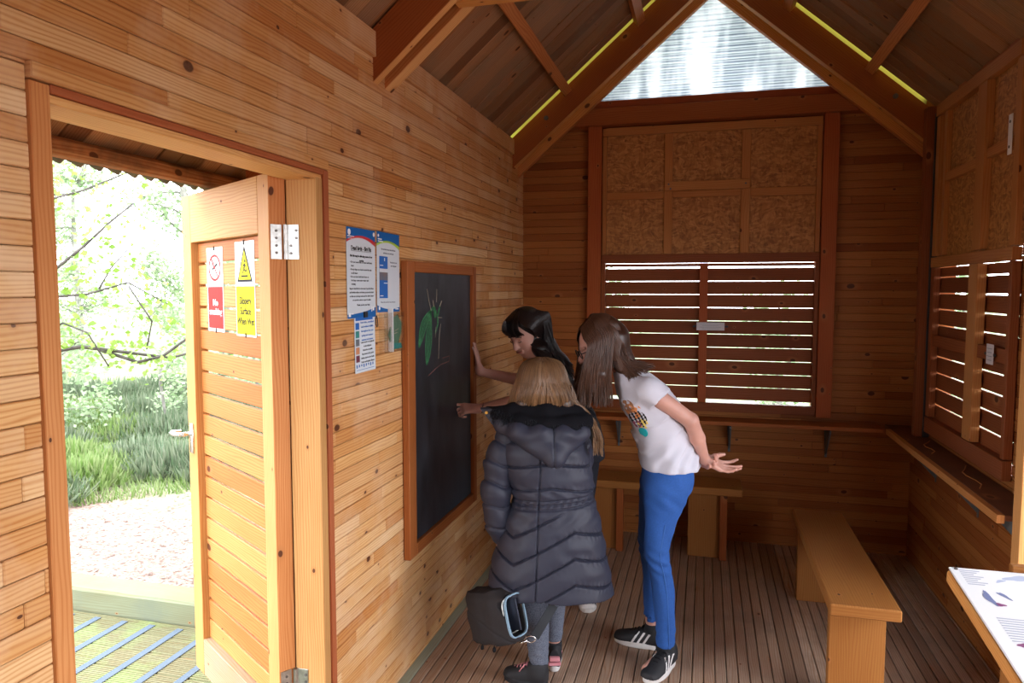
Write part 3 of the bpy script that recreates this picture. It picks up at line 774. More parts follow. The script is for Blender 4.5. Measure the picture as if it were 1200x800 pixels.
# poster B
w, h = .205, .305
t = wall_frame('blue_information_poster', 2.592, 1.531, 'blue topped white poster with a lime green curve and blue leaflet picture beside the chalkboard', 'poster', tilt=-.01)
art('sheet', rect(-w / 2, w / 2, 0, h), M['paper'], t, 0, .001)
curved('green_band', h * .82, h * .80, 0, .02, w, M['pgreen'], t, .0012, lambda x: h)
curved('blue_band', h * .85, h * .845, 0, .016, w, M['pblue'], t, .0016, lambda x: h)
curved('blue_footer', h * .09, h * .06, 0, -.012, w, M['pblue'], t, .0012, lambda x: 0.0, up=False)
art('leaflet_picture', rect(-.082, -.008, h * .175, h * .70), M['pblue2'], t, .0013)
art('landscape_photo', rect(-.082, -.008, h * .40, h * .545), M['pbrown'], t, .0017)
art('sky', rect(-.082, -.008, h * .5, h * .545), M['paper'], t, .0018)
art('emblem', rect(-.094, -.06, h * .90, h * .915) + rect(-.094, -.05, h * .875, h * .888) + discp(-.09, h * .95, .006) + rect(-.04, -.034, h * .64, h * .68) + rect(-.078, -.05, h * .58, h * .59) + rect(-.045, -.012, h * .36, h * .37) + rect(-.078, -.05, h * .2, h * .21) + discp(-.085, h * .05, .007) + rect(.06, .09, h * .028, h * .04), M['white'], t, .0021)
text_obj('heading_text', 'You can find out more about this area\nand what to see on the site', .0095, M['inkgrey'], t, (0, h * .765, .0014), (0, 0, 0), width=.13, line=1.5)
text_obj('side_text', 'Scan here to see\nour trail guide', .009, M['inkgrey'], t, (.047, h * .61, .0014), (0, 0, 0), width=.062, line=1.5)
text_obj('footer_text', 'Please take your litter home with you', .008, M['inkgrey'], t, (-.005, h * .125, .0014), (0, 0, 0), width=.13)
# poster C
w, h = .162, .212
t = wall_frame('colour_key_leaflet', 2.388, 1.320, 'small white leaflet with five coloured photo squares, clipped below the two posters', 'poster', tilt=.012)
art('sheet', rect(-w / 2, w / 2, 0, h), M['paper'], t, 0, .001)
art('blue_header', rect(-w / 2 + .008, w / 2 - .018, h * .885, h * .945), M['pblue2'], t, .0013)
for k, mm in enumerate(('pblue2', 'pteal', 'pgrey', 'porange', 'pmaroon')):
    y0 = h * (.735 - .138 * k); art('photo_square', rect(-.074, -.046, y0, y0 + h * .115), M[mm], t, .0013)
text_obj('upper_text', 'Dark skies, woodland\nand wetland wildlife\nthroughout the year\nspring and summer\nautumn and winter', .0105, M['pblue2'], t, (.018, h * .70, .0014), (0, 0, 0), width=.105, line=1.5)
text_obj('lower_text', 'Look out for red squirrels\nin the tall pines\nListen for crossbills\nTiny newts in the pools\nAdders bask on the banks\nGorse and heather flower', .0095, M['ink'], t, (.018, h * .34, .0014), (0, 0, 0), width=.105, line=1.5)
art('bottom_icons', [p for k in range(8) for p in rect(-.072 + .018 * k, -.064 + .018 * k, h * (.085 + .01 * (k % 3)), h * .14)] + rect(-.072, .07, h * .045, h * .052), M['pblue'], t, .0013)
art('bulldog_clip', rect(-.012, .012, h * .93, h * 1.03), M['black'], t, .002, .006)
# hook and leaflet holder
t = wall_frame('wire_hook', 2.478, 1.520, 'small bent wire hook on the wall between the leaflet and the clear holder', 'hook')
MB().tube([(.004, .0, .002), (-.006, -.006, .003), (-.008, -.03, .003), (.004, -.042, .003), (.012, -.04, .003), (.008, -.015, .003), (.004, .0, .002)], .0016, 8).build('wire', M['black'], t)
t = wall_frame('leaflet_holder', 2.598, 1.375, 'clear plastic wall holder with a green leaf-shaped tag inside', 'holder')
w, h = .185, .165
art('back_plate', rect(-w / 2, w / 2, 0, h), M['acrylic'], t, 0, .002)
art('front_pocket', rect(-w / 2, w / 2, 0, h * .93), M['acrylic'], t, .022, .002)
art('divider', rect(-.018, -.012, 0, h * 1.03), M['white'], t, .003, .02)
t2 = wall_frame('green_tag', 2.62, 1.385, 'green folded leaf-shaped tag standing in the clear holder', 'tag', x=.012)
art('leaf', [[(-.062, .055), (-.018, .004), (.012, .004), (.055, .06), (.062, .10), (.02, .135), (-.02, .12)]], plain('tag_green', (.07, .17, .10), .5, c2=(.11, .22, .13), nscale=30), t2, 0, .004)
art('leaf_base', [[(-.03, .0), (.06, .0), (.05, .02), (-.02, .024)]], M['pteal'], t2, .0045, .003)
art('writing', strokep([(-.01, .07), (.03, .078)], .003) + strokep([(-.012, .06), (.02, .064)], .004), M['chalkwhite'], t2, .0045)

# ---- chalkboard
t = wall_frame('chalkboard', 3.165, .49, 'tall wood-framed chalkboard on the left wall with a green chalk insect drawing', 'chalkboard')
w, h = .905, 1.245
def fb(x0, x1, y0, y1, g): 
    mb = MB(); U, Vv = (X, Y) if g == 'x' else (Y, X)
    lu, lv = ((x1 - x0) / 2, (y1 - y0) / 2) if g == 'x' else ((y1 - y0) / 2, (x1 - x0) / 2)
    mb.box(((x0 + x1) / 2, (y0 + y1) / 2, .015), U, Vv, Z, lu, lv, .015, .003); return mb.build('frame_rail' if g == 'x' else 'frame_stile', M['beam'], t)
fb(-w / 2, -w / 2 + .075, 0, h, 'y'); fb(w / 2 - .05, w / 2, 0, h, 'y'); fb(-w / 2 + .076, w / 2 - .051, h - .045, h, 'x'); fb(-w / 2 + .076, w / 2 - .051, 0, .05, 'x')
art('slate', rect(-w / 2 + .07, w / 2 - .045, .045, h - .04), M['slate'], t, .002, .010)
def bd(y, z): return (y - 3.165, z - .49)
zb = .0125
# wings of the drawn insect
def lens(p0, p1, wd, bow, n=12):
    (x0, y0), (x1, y1) = p0, p1; dx, dy = x1 - x0, y1 - y0; l = math.hypot(dx, dy); nx, ny = -dy / l, dx / l
    A = [(x0 + dx * i / n + nx * (bow * math.sin(math.pi * i / n) + wd * math.sin(math.pi * (i / n) ** .8)), y0 + dy * i / n + ny * (bow * math.sin(math.pi * i / n) + wd * math.sin(math.pi * (i / n) ** .8))) for i in range(n + 1)]
    B = [(x0 + dx * i / n + nx * (bow * math.sin(math.pi * i / n) - wd * math.sin(math.pi * (i / n) ** .8)), y0 + dy * i / n + ny * (bow * math.sin(math.pi * i / n) - wd * math.sin(math.pi * (i / n) ** .8))) for i in range(n + 1)]
    return A, B
P0 = bd(3.01, 1.525)
A, B = lens(bd(2.955, 1.285), P0, .034, .0)
A2, B2 = lens(bd(2.865, 1.37), P0, .026, .02)
M['chalkwash'] = plain('chalk_wash', (.022, .075, .04), .95, noise=.4, nscale=90)
art('chalk_wings', [A + B[::-1], A2 + B2[::-1]], M['chalkwash'], t, zb)
st = strokep(A, .007) + strokep(B, .007) + strokep(A2, .007) + strokep(B2, .007)
for q in (-.4, 0, .4):
    st += strokep([((a[0] + b[0]) / 2 + (a[0] - b[0]) / 2 * q, (a[1] + b[1]) / 2 + (a[1] - b[1]) / 2 * q) for a, b in zip(A, B)], .004)
    st += strokep([((a[0] + b[0]) / 2 + (a[0] - b[0]) / 2 * q, (a[1] + b[1]) / 2 + (a[1] - b[1]) / 2 * q) for a, b in zip(A2, B2)], .004)
st += strokep([P0, bd(3.05, 1.54), bd(3.085, 1.50), bd(3.095, 1.46), bd(3.06, 1.42)], .014) + strokep([bd(3.05, 1.53), bd(3.06, 1.49)], .02) + strokep([bd(3.095, 1.50), bd(3.12, 1.54)], .012)
art('chalk_green_lines', st, M['chalkgreen'], t, zb + .0004)
for pts_, w_ in (([P0, bd(2.985, 1.57), bd(2.965, 1.62)], .004), ([bd(3.08, 1.56), bd(3.085, 1.62)], .004), ([bd(3.12, 1.54), bd(3.145, 1.565)], .007), ([bd(3.045, 1.54), bd(3.035, 1.57)], .006),
                 ([bd(3.13, 1.46), bd(3.115, 1.42), bd(3.105, 1.36), bd(3.10, 1.30)], .004), ([bd(3.07, 1.45), bd(3.06, 1.40)], .003), ([bd(3.10, 1.49), bd(3.15, 1.487)], .003)):
    art('chalk_line', strokep(pts_, w_), M['chalkwhite'], t, zb + .0006)
art('chalk_pink_lines', strokep([bd(2.97, 1.235), bd(3.05, 1.255), bd(3.13, 1.27), bd(3.24, 1.275), bd(3.245, 1.30), bd(3.15, 1.298)], .003), M['chalkpink'], t, zb + .0006)

# ------------------------------------------------------------------ benches
def bench_y():
    t = empty('bench', (1.79, 3.45, 0), label='plain pine bench standing alone on the floor before the right wall', cat='bench')
    MB().bb(-.122, .122, -.63, .585, .405, .45, 'y', ch=.005).build('seat', M['bench'], t)
    for s in (-1, 1):
        yy = s * .50 - (.02 if s > 0 else 0)
        MB().bb(-.105, .095, yy - .022, yy + .022, 0, .405, 'z').build('leg_panel', M['bench'], t)
    MB().bb(-.022, .022, -.477, .477, .30, .404, 'y').build('stretcher', M['bench'], t)
bench_y()
t = empty('bench', (.95, 4.46, 0), label='pine bench under the back window shelf, behind the people', cat='bench')
MB().bb(-.48, .48, -.13, .13, .405, .45, 'x', ch=.005).build('seat', M['bench'], t)
for (a, b) in ((-.44, -.23), (.17, .385)):
    MB().bb(a, b, -.045, -.003, 0, .404, 'z').build('leg_panel', M['bench'], t)
    MB().bb(b - .03, b + .012, -.085, -.047, 0, .404, 'z', r=.1).build('leg_brace', M['beam'], t)
# ------------------------------------------------------------------ information lectern
t = empty('information_lectern', (2.15, 1.8, 0), label='sloping white wildlife information panel on a pine stand, bottom right', cat='information board')
tl = math.radians(7.0)
Bm = Matrix.Translation((0, .37, .86)) @ Matrix.Rotation(tl, 4, 'X')
pn = bpy.data.objects.new('panel_frame', None)
def lp(ob): ob.parent = t; ob.matrix_local = Bm; return ob
lp(MB().bb(-.298, .30, -.80, 0, -.045, -.010, 'y', ch=.004).build('timber_top', M['light']))
lp(MB().bb(-.292, .296, -.80, -.004, -.009, -.005, 'y', ch=.001).build('backing_sheet', M['black']))
lp(MB().bb(-.295, .296, -.80, -.002, -.005, .001, 'y', ch=.0015).build('white_panel', M['white']))
M['pprint'] = plain('pale_print', (.42, .45, .55), .5)
for (x0, x1, y0, nn) in ((-.275, -.225, -.018, 8), (-.262, -.17, -.25, 10), (.05, .2, -.30, 12)):
    mb = MB()
    for i in range(nn): mb.bb(x0, x1 - .01 * (i % 3), y0 - .0105 * i, y0 - .0105 * i + .0035, .0012, .0016, 'x', ch=.0001)
    lp(mb.build('text_block', M['pprint']))
PIC = [plain('pic_blue', (.16, .20, .38), .5), plain('pic_plum', (.22, .04, .16), .5), plain('pic_pale', (.45, .52, .68), .5)]
for cx, cy, a, b, rot, mi in ((-.247, -.155, .034, .0085, -1.45, 0), (-.208, -.137, .020, .0055, -1.0, 0), (-.231, -.184, .011, .007, -.2, 1), (-.147, -.038, .03, .012, .3, 2), (-.19, -.06, .014, .005, .5, 2), (-.246, -.357, .012, .007, .5, 1), (.02, -.2, .05, .02, .4, 2)):
    P = []
    for i in range(18):
        th = 2 * math.pi * i / 18; rr = 1 + .25 * math.sin(3 * th + cx * 50); x, y = a * rr * math.cos(th), b * rr * math.sin(th)
        P.append((cx + x * math.cos(rot) - y * math.sin(rot), cy + x * math.sin(rot) + y * math.cos(rot), .0013))
    lp(MB().prism(P, (0, 0, .0003)).build('animal_picture', PIC[mi]))
MB().bb(-.225, -.175, .10, .19, 0, .80, 'z').build('leg', M['bench'], t)
MB().bb(.20, .25, .10, .19, 0, .80, 'z').build('leg', M['bench'], t)
MB().bb(-.225, -.175, -.35, -.26, 0, .765, 'z').build('leg', M['bench'], t)
MB().bb(.20, .25, -.35, -.26, 0, .765, 'z').build('leg', M['bench'], t)
MB().bb(-.14, .30, .372, .40, .79, .875, 'x').build('back_batten', M['bench'], t)
for s in (-.28,): lp(MB().cyl((s, -.012, .0005), (s, -.012, .003), .005, 12).build('screw', M['bolt']))

# ------------------------------------------------------------------ smooth solid modelling (signed distance -> mesh)
class Field:
    def __init__(s, lo, hi, h):
        s.lo = np.array(lo, float); s.h = h
        s.n = np.ceil((np.array(hi) - s.lo) / h).astype(int) + 1
        s.ax = [(s.lo[i] + h * np.arange(s.n[i])).astype(np.float32) for i in range(3)]
        s.f = np.full(s.n, .06, np.float32)
    def reg(s, lo, hi, pad):
        sl = []
        for i in range(3):
            a = int(np.floor((lo[i] - pad - s.lo[i]) / s.h)); b = int(np.ceil((hi[i] + pad - s.lo[i]) / s.h)) + 1
            a = max(0, a); b = min(s.n[i], b)
            if b <= a: return None
            sl.append(slice(a, b))
        return tuple(sl)
    def grid(s, sl):
        return np.meshgrid(*[s.ax[i][sl[i]] for i in range(3)], indexing='ij', sparse=True)
    def put(s, fn, lo, hi, k=.01, mode='add', pad=None):
        pad = (2 * k + 5 * s.h) if pad is None else pad
        sl = s.reg(lo, hi, pad)
        if sl is None: return s
        x, y, z = s.grid(sl); d = fn(x, y, z).astype(np.float32); a = s.f[sl]
        if mode == 'add':
            if k > 0:
                hh = np.clip(.5 + .5 * (a - d) / k, 0, 1); r = a + (d - a) * hh - k * hh * (1 - hh)
            else: r = np.minimum(a, d)
        elif mode == 'sub':
            d = -d
            if k > 0:
                hh = np.clip(.5 - .5 * (a - d) / k, 0, 1); r = a + (d - a) * hh + k * hh * (1 - hh)
            else: r = np.maximum(a, d)
        elif mode == 'off': r = a + d
        s.f[sl] = r; return s
    def cone(s, p, q, r0, r1, k=.012, mode='add'):
        p = np.array(p, float); q = np.array(q, float); b = q - p; bb = max(1e-9, b @ b); R = max(r0, r1)
        def fn(x, y, z):
            X_, Y_, Z_ = x - p[0], y - p[1], z - p[2]
            t = np.clip((X_ * b[0] + Y_ * b[1] + Z_ * b[2]) / bb, 0, 1)
            return np.sqrt((X_ - t * b[0]) ** 2 + (Y_ - t * b[1]) ** 2 + (Z_ - t * b[2]) ** 2) - (r0 + (r1 - r0) * t)
        return s.put(fn, np.minimum(p, q) - R, np.maximum(p, q) + R, k, mode)
    def chain(s, pts, rs, k=.012):
        for i in range(len(pts) - 1): s.cone(pts[i], pts[i + 1], rs[i], rs[i + 1], k)
        return s
    def ell(s, c, r, k=.012, rot=None, mode='add'):
        c = np.array(c, float); r = np.array(r, float); R = max(r)
        A = np.array(Euler(rot).to_matrix().transposed()) if rot is not None else np.eye(3)
        def fn(x, y, z):
            X_, Y_, Z_ = x - c[0], y - c[1], z - c[2]
            u = [A[i, 0] * X_ + A[i, 1] * Y_ + A[i, 2] * Z_ for i in range(3)]
            k0 = np.sqrt(sum((u[i] / r[i]) ** 2 for i in range(3))); k1 = np.sqrt(sum((u[i] / r[i] ** 2) ** 2 for i in range(3))) + 1e-6
            return k0 * (k0 - 1) / k1
        return s.put(fn, c - R, c + R, k, mode)
    def loft(s, O, axes, st, k=.012, n=2.3, lo=None, hi=None, mode='add', rnd_cap=.0):
        """st rows: (t, cu, cv, ru, rv) along axes[2]; u=axes[0], v=axes[1]"""
        O = np.array(O, float); U, Vv, W = [np.array(a, float) / np.linalg.norm(a) for a in axes]
        st = np.array(st, float); o = np.argsort(st[:, 0]); st = st[o]
        P = [O + W * r[0] + U * r[1] + Vv * r[2] for r in st]; R = max(st[:, 3].max(), st[:, 4].max())
        lo = np.min(P, 0) - R; hi = np.max(P, 0) + R
        tt = np.linspace(st[0, 0], st[-1, 0], 200)
        def sm(c):
            v = np.interp(tt, st[:, 0], c); kk = np.hanning(23); kk /= kk.sum(); return np.convolve(np.pad(v, 11, 'edge'), kk, 'valid')
        C = [sm(st[:, i]) for i in range(1, 5)]
        def fn(x, y, z):
            X_, Y_, Z_ = x - O[0], y - O[1], z - O[2]
            t = X_ * W[0] + Y_ * W[1] + Z_ * W[2]; u = X_ * U[0] + Y_ * U[1] + Z_ * U[2]; v = X_ * Vv[0] + Y_ * Vv[1] + Z_ * Vv[2]
            cu, cv, ru, rv = [np.interp(t, tt, c) for c in C]
            q = ((np.abs(u - cu) / ru) ** n + (np.abs(v - cv) / rv) ** n) ** (1 / n)
            d = (q - 1) * np.minimum(ru, rv)
            return np.maximum(d, np.maximum(st[0, 0] - t, t - st[-1, 0]))
        return s.put(fn, lo, hi, k, mode)
    def cut(s, p, n_, lo, hi):
        p = np.array(p, float); n_ = unit(n_); sl = s.reg(lo, hi, 0); x, y, z = s.grid(sl)
        s.f[sl] = np.maximum(s.f[sl], (x - p[0]) * n_[0] + (y - p[1]) * n_[1] + (z - p[2]) * n_[2]); return s
    def offset(s, fn, lo=None, hi=None):
        lo = s.lo if lo is None else lo; hi = s.lo + s.h * s.n if hi is None else hi
        return s.put(fn, np.array(lo), np.array(hi), 0, 'off', 0)
    def mesh(s, name, mat, parent=None, smooth_it=1):
        f = s.f; n = f.shape; ins = f < 0
        c = [ins[a:n[0] - 1 + a, b:n[1] - 1 + b, d:n[2] - 1 + d] for a in (0, 1) for b in (0, 1) for d in (0, 1)]
        sm = sum(x.astype(np.int8) for x in c); act = (sm > 0) & (sm < 8)
        I = np.argwhere(act); idx = -np.ones(act.shape, np.int32); idx[act] = np.arange(len(I))
        acc = np.zeros((len(I), 3)); cnt = np.zeros(len(I))
        for a in range(3):
            for o1 in (0, 1):
                for o2 in (0, 1):
                    off = [0, 0, 0]; b, d = [q for q in range(3) if q != a]; off[b] = o1; off[d] = o2
                    p = I + off; q = p.copy(); q[:, a] += 1
                    fp = f[p[:, 0], p[:, 1], p[:, 2]]; fq = f[q[:, 0], q[:, 1], q[:, 2]]; m = (fp < 0) != (fq < 0)
                    t = np.where(m, fp / np.where(m, fp - fq, 1), 0)
                    pos = np.tile(np.array(off, float), (len(I), 1)); pos[:, a] += t
                    acc[m] += pos[m]; cnt[m] += 1
        vs = (I + acc / cnt[:, None]) * s.h + s.lo
        F = []
        for a in range(3):
            b, d = (a + 1) % 3, (a + 2) % 3
            sl0 = [slice(None)] * 3; sl1 = [slice(None)] * 3; sl0[a] = slice(0, -1); sl1[a] = slice(1, None)
            A0, A1 = ins[tuple(sl0)], ins[tuple(sl1)]; E = np.argwhere(A0 != A1); E = E[(E[:, b] > 0) & (E[:, d] > 0) & (E[:, b] < n[b] - 1) & (E[:, d] < n[d] - 1)]
            def g(db, dd):
                q = E.copy(); q[:, b] += db; q[:, d] += dd; return idx[q[:, 0], q[:, 1], q[:, 2]]
            Q = np.stack([g(-1, -1), g(0, -1), g(0, 0), g(-1, 0)], 1)
            pos = A0[E[:, 0], E[:, 1], E[:, 2]]; Q[~pos] = Q[~pos][:, ::-1]; F.append(Q)
        F = np.concatenate(F); F = F[(F >= 0).all(1)]
        me = bpy.data.meshes.new(name)
        me.vertices.add(len(vs)); me.vertices.foreach_set('co', vs.astype(np.float32).ravel())
        me.loops.add(len(F) * 4); me.loops.foreach_set('vertex_index', F.ravel().astype(np.int32))
        me.polygons.add(len(F)); me.polygons.foreach_set('loop_start', np.arange(0, len(F) * 4, 4, dtype=np.int32))
        me.polygons.foreach_set('use_smooth', np.ones(len(F), bool))
        me.update(calc_edges=True); me.validate(); me.materials.append(mat)
        return link(bpy.data.objects.new(name, me), parent)

def unit(v): v = np.array(v, float); return v / np.linalg.norm(v)
def hand(F, W, D, Nn, thumb=1, sc=1.0, curl=(.25, .3, .35, .4), spread=.12, thumb_ang=.7, r=.0078):
    """W wrist, D towards fingers, Nn out of the palm (curl direction); thumb=+1: thumb on the D x N side"""
    W = np.array(W, float); D = unit(D); Nn = unit(np.array(Nn) - D * (np.array(Nn) @ D)); S = np.cross(D, Nn) * thumb
    pl = .082 * sc
    F.cone(W, W + D * .02 * sc, .023 * sc, .024 * sc, .012)
    lens_ = [(.040, .024, .020), (.044, .028, .021), (.041, .026, .021), (.032, .020, .018)]
    for i, o in enumerate((.028, .0095, -.009, -.027)):
        K = W + D * (pl * (1 - .05 * abs(i - 1))) + S * o * sc
        F.cone(W + D * .012 * sc + S * o * .5 * sc, K, .0135 * sc, .0115 * sc, .010)
        d = unit(D + S * (1.5 - i) * spread); P = K; a = 0
        for j, l in enumerate(lens_[i]):
            a += curl[i] * (1.0 if j else .8)
            dd = d * math.cos(a) + Nn * math.sin(a)
            Q = P + dd * l * sc; F.cone(P, Q, (r + .0008 - .0008 * j) * sc, (r - .0008 * j) * sc, .004); P = Q
    T0 = W + D * .022 * sc + S * .018 * sc; td = unit(D * math.cos(thumb_ang) + S * math.sin(thumb_ang) + Nn * .35)
    T1 = T0 + td * .036 * sc; T2 = T1 + unit(td + D * .35) * .030 * sc; T3 = T2 + unit(td + D * .6) * .022 * sc
    F.chain([T0, T1, T2, T3], [.014 * sc, .0105 * sc, .009 * sc, .0075 * sc], .006)

def head(F, c, fwd, up, sc=1.0):
    """c: skull centre; adds skull, face, nose, ears, lips"""
    c = np.array(c, float); f = unit(fwd); u = unit(np.array(up) - f * (np.array(up) @ f)); s_ = np.cross(f, u)
    P = lambda a, b, d: c + f * a * sc + s_ * b * sc + u * d * sc
    m = Matrix((s_, f, u)).transposed(); rot = m.to_euler()
    F.ell(P(-.012, 0, .02), (.074 * sc, .092 * sc, .088 * sc), .01, rot)
    F.ell(P(.028, 0, -.03), (.060 * sc, .060 * sc, .078 * sc), .03, rot)
    F.ell(P(.052, 0, -.088), (.026 * sc, .022 * sc, .020 * sc), .03, rot)          # chin
    for b in (-1, 1):
        F.ell(P(.052, b * .034, -.035), (.022 * sc, .02 * sc, .022 * sc), .02, rot)   # cheeks
        F.ell(P(.088, b * .030, .003), (.014 * sc, .010 * sc, .008 * sc), .008, rot, 'sub')
        F.ell(P(.072, b * .030, .001), (.0125 * sc, .0125 * sc, .0125 * sc), .003, rot)
        F.ell(P(-.005, b * .076, -.010), (.008 * sc, .018 * sc, .030 * sc), .006, rot)
        F.cone(P(.080, b * .014, .020), P(.076, b * .045, .020), .006 * sc, .005 * sc, .008)
    F.chain([P(.084, 0, .008), P(.100, 0, -.022), P(.106, 0, -.032)], [.007 * sc, .010 * sc, .011 * sc], .010)
    for b in (-1, 1): F.ell(P(.094, b * .011, -.036), (.008 * sc, .008 * sc, .006 * sc), .006, rot)
    F.cone(P(.086, -.018, -.058), P(.086, .018, -.058), .0065 * sc, .0065 * sc, .005)
    F.cone(P(.084, -.013, -.068), P(.084, .013, -.068), .0075 * sc, .0075 * sc, .004)
    return P, rot

def strands(name, paths, mat, parent, r0=.0016, r1=.0006, seg=3):
    mb = MB()
    for pts in paths:
        # catmull-rom resample
        P = [V(p) for p in pts]; Q = []
        E_ = [P[0] * 2 - P[1]] + P + [P[-1] * 2 - P[-2]]
        for i in range(1, len(E_) - 2):
            for k in range(4):
                t = k / 4; a, b, c, d = E_[i - 1:i + 3]
                Q.append(.5 * ((2 * b) + (c - a) * t + (2 * a - 5 * b + 4 * c - d) * t * t + (3 * b - a - 3 * c + d) * t ** 3))
        Q.append(P[-1]); n = len(Q)
        rb = rnd.random(); f0 = len(mb.r)
        mb.tube(Q, [r0 + (r1 - r0) * (i / n) ** 2 for i in range(n)], seg, 0, False)
        for i in range(f0, len(mb.r)): mb.r[i] = min(1, max(0, rb * .55 + .45 * ((i - f0) / (len(mb.r) - f0)) ** 1.3))
    return mb.build(name, mat, parent, smooth=True)

def shoe(parent, heel, toe, z0, up_mat, sole_mat, w=.044, h=.068, sole=.026, name='shoe', lift=0.0, stripes=None, lace=None, collar=.115, toecap=None, tilt=0.0):
    """a trainer; heel/toe are the ends of the sole in the parent's plane"""
    heel = np.array([*heel, 0.]); toe = np.array([*toe, 0.]); L = np.linalg.norm(toe - heel); a = math.atan2(*(toe - heel)[1::-1])
    e = bpy.data.objects.new(name, None)
    mk = Matrix.Translation((heel[0], heel[1], z0)) @ Matrix.Rotation(a, 4, 'Z') @ Matrix.Rotation(-tilt, 4, 'Y')
    def upper(off=0.0, cut=None):
        F = Field((-.03, -.075, 0), (L + .03, .075, collar + .03), .0032)
        F.loft((0, 0, 0), ((0, 1, 0), (0, 0, 1), (1, 0, 0)),
               [(.004 - off, 0, sole + .02, w * .60, .050), (.05, 0, sole + .025, w * .72, .058), (L * .42, 0, sole + .012, w * .78, .050), (L * .62, 0, sole + .004, w * .95, .040), (L * .85, 0, sole - .002, w * .93, .030), (L - .008 + off, 0, sole - .006, w * .55, .020)], 0, 2.2)
        F.cone((.045, 0, sole + .03), (.050, 0, collar - .012), w * .78, w * .74, .02)
        F.ell((L - .028, 0, sole - .002), (.03, w * .88, .026), .01)
        F.f -= off
        F.put(lambda x, y, z: (sole - .006 if cut is None else sole - .002) - z + 0 * x + 0 * y, F.lo, F.lo + F.h * F.n, 0, 'sub', 0) if False else None
        x, y, z = F.grid((slice(None),) * 3)
        F.f = np.maximum(F.f, (sole - .004) - z)
        if cut is not None: F.f = np.maximum(F.f, cut(x, y, z))
        else:
            # ankle opening
            F.cone((.048, 0, collar - .03), (.050, 0, collar + .03), w * .60, w * .66, .004, 'sub')
        return F
    o = upper().mesh(name, up_mat, parent); o.matrix_local = mk
    # sole outline
    n = 40; P = []
    for i in range(n):
        th = 2 * math.pi * i / n; cx = math.cos(th); sx = math.sin(th)
        x = L / 2 - math.copysign(abs(cx) ** .75, cx) * L / 2
        t = x / L; ww = w * (.74 + .28 * max(0, math.sin((t - .30) * math.pi / .75)) if t > .30 else .74)
        P.append((x, math.copysign(abs(sx) ** .7, sx) * ww, 0.0))
    s_ = MB().prism(P, (0, 0, sole)).build('sole', sole_mat, o, smooth=False)
    bv = s_.modifiers.new('b', 'BEVEL'); bv.width = .006; bv.segments = 3; bv.limit_method = 'ANGLE'
    if stripes:
        def cut(x, y, z):
            d = np.minimum(np.minimum(np.abs(x + .6 * z - L * .46), np.abs(x + .6 * z - L * .57)), np.abs(x + .6 * z - L * .68)) - .006
            return np.maximum(np.maximum(d, z - sole - .048), -(np.abs(y) - w * .35))
        st = upper(.0014, cut).mesh('side_stripes', stripes, o)
    if toecap:
        upper(.0014, lambda x, y, z: (L * .86) - x + 0 * y + 0 * z).mesh('toe_cap', toecap, o)
    if lace:
        mb = MB()
        for i in range(5):
            x = L * (.42 + .075 * i); zz = sole + .060 - .0078 * i
            mb.tube([(x, -.020, zz - .008), (x + .006, -.01, zz + .002), (x + .008, 0, zz + .004), (x + .006, .01, zz + .002), (x, .020, zz - .008)], .0028, 6)
        mb.tube([(L * .42, 0, sole + .064), (L * .42 + .012, .026, sole + .062), (L * .42 + .03, .034, sole + .035)], .0022, 6)
        mb.tube([(L * .42, 0, sole + .064), (L * .42 + .004, -.028, sole + .062), (L * .42 + .022, -.036, sole + .035)], .0022, 6)
        mb.build('laces', lace, o, smooth=True)
    return o

M['skin'] = plain('skin', (.57, .30, .235), .5, noise=.12, nscale=14, sss=.15)
M['tee'] = plain('white_cotton', (.54, .54, .615), .85, bump=.12, bscale=300, sheen=.2)
M['jeans'] = plain('blue_denim', (.016, .085, .34), .85, bump=.3, bscale=500, c2=(.012, .075, .28), nscale=160)
M['jeanseam'] = plain('denim_seam', (.035, .12, .38), .9)
M['sock'] = plain('black_sock', (.012, .013, .016), .9)
M['shoeblk'] = plain('black_suede', (.012, .013, .016), .7)
M['shoewht'] = plain('white_rubber', (.66, .64, .62), .6)
M['shoewht2'] = plain('white_leather', (.72, .70, .70), .5)
M['coat'] = plain('slate_nylon_quilt', (.024, .026, .043), .55, bump=.15, bscale=60, spec=.35)
M['fur'] = plain('black_fur', (.006, .006, .008), .9, spec=.1)
M['leggings'] = plain('marled_grey_jersey', (.16, .18, .23), .9, c2=(.045, .055, .085), nscale=330)
M['darktop'] = plain('black_top', (.012, .011, .013), .8)
M['navy'] = plain('dark_trousers', (.015, .018, .03), .8)
M['pinkrub'] = plain('pink_rubber', (.75, .30, .34), .5)
def hair_mat(name, c1, c2, rough=.38):
    m, nt, b, out = new_mat(name)
    at = N(nt, 'ShaderNodeAttribute', attribute_name='rnd').outputs['Fac']
    nt.links.new(ramp(nt, at, [(0, c1), (1, c2)]), b.inputs['Base Color']); b.inputs['Roughness'].default_value = rough
    b.inputs['Anisotropic'].default_value = .5; return m
M['hairT'] = hair_mat('brown_hair', (.035, .013, .007), (.12, .052, .027))
M['hairC'] = hair_mat('golden_brown_hair', (.045, .021, .010), (.32, .17, .075))
M['hairD'] = hair_mat('black_brown_hair', (.007, .004, .004), (.018, .010, .009))
M['glasses'] = plain('dark_spectacle_frame', (.01, .01, .012), .3)

RZ = math.radians(15)
def persp_root(label, loc):
    return empty('person', (*loc, 0), RZ, label, 'person')

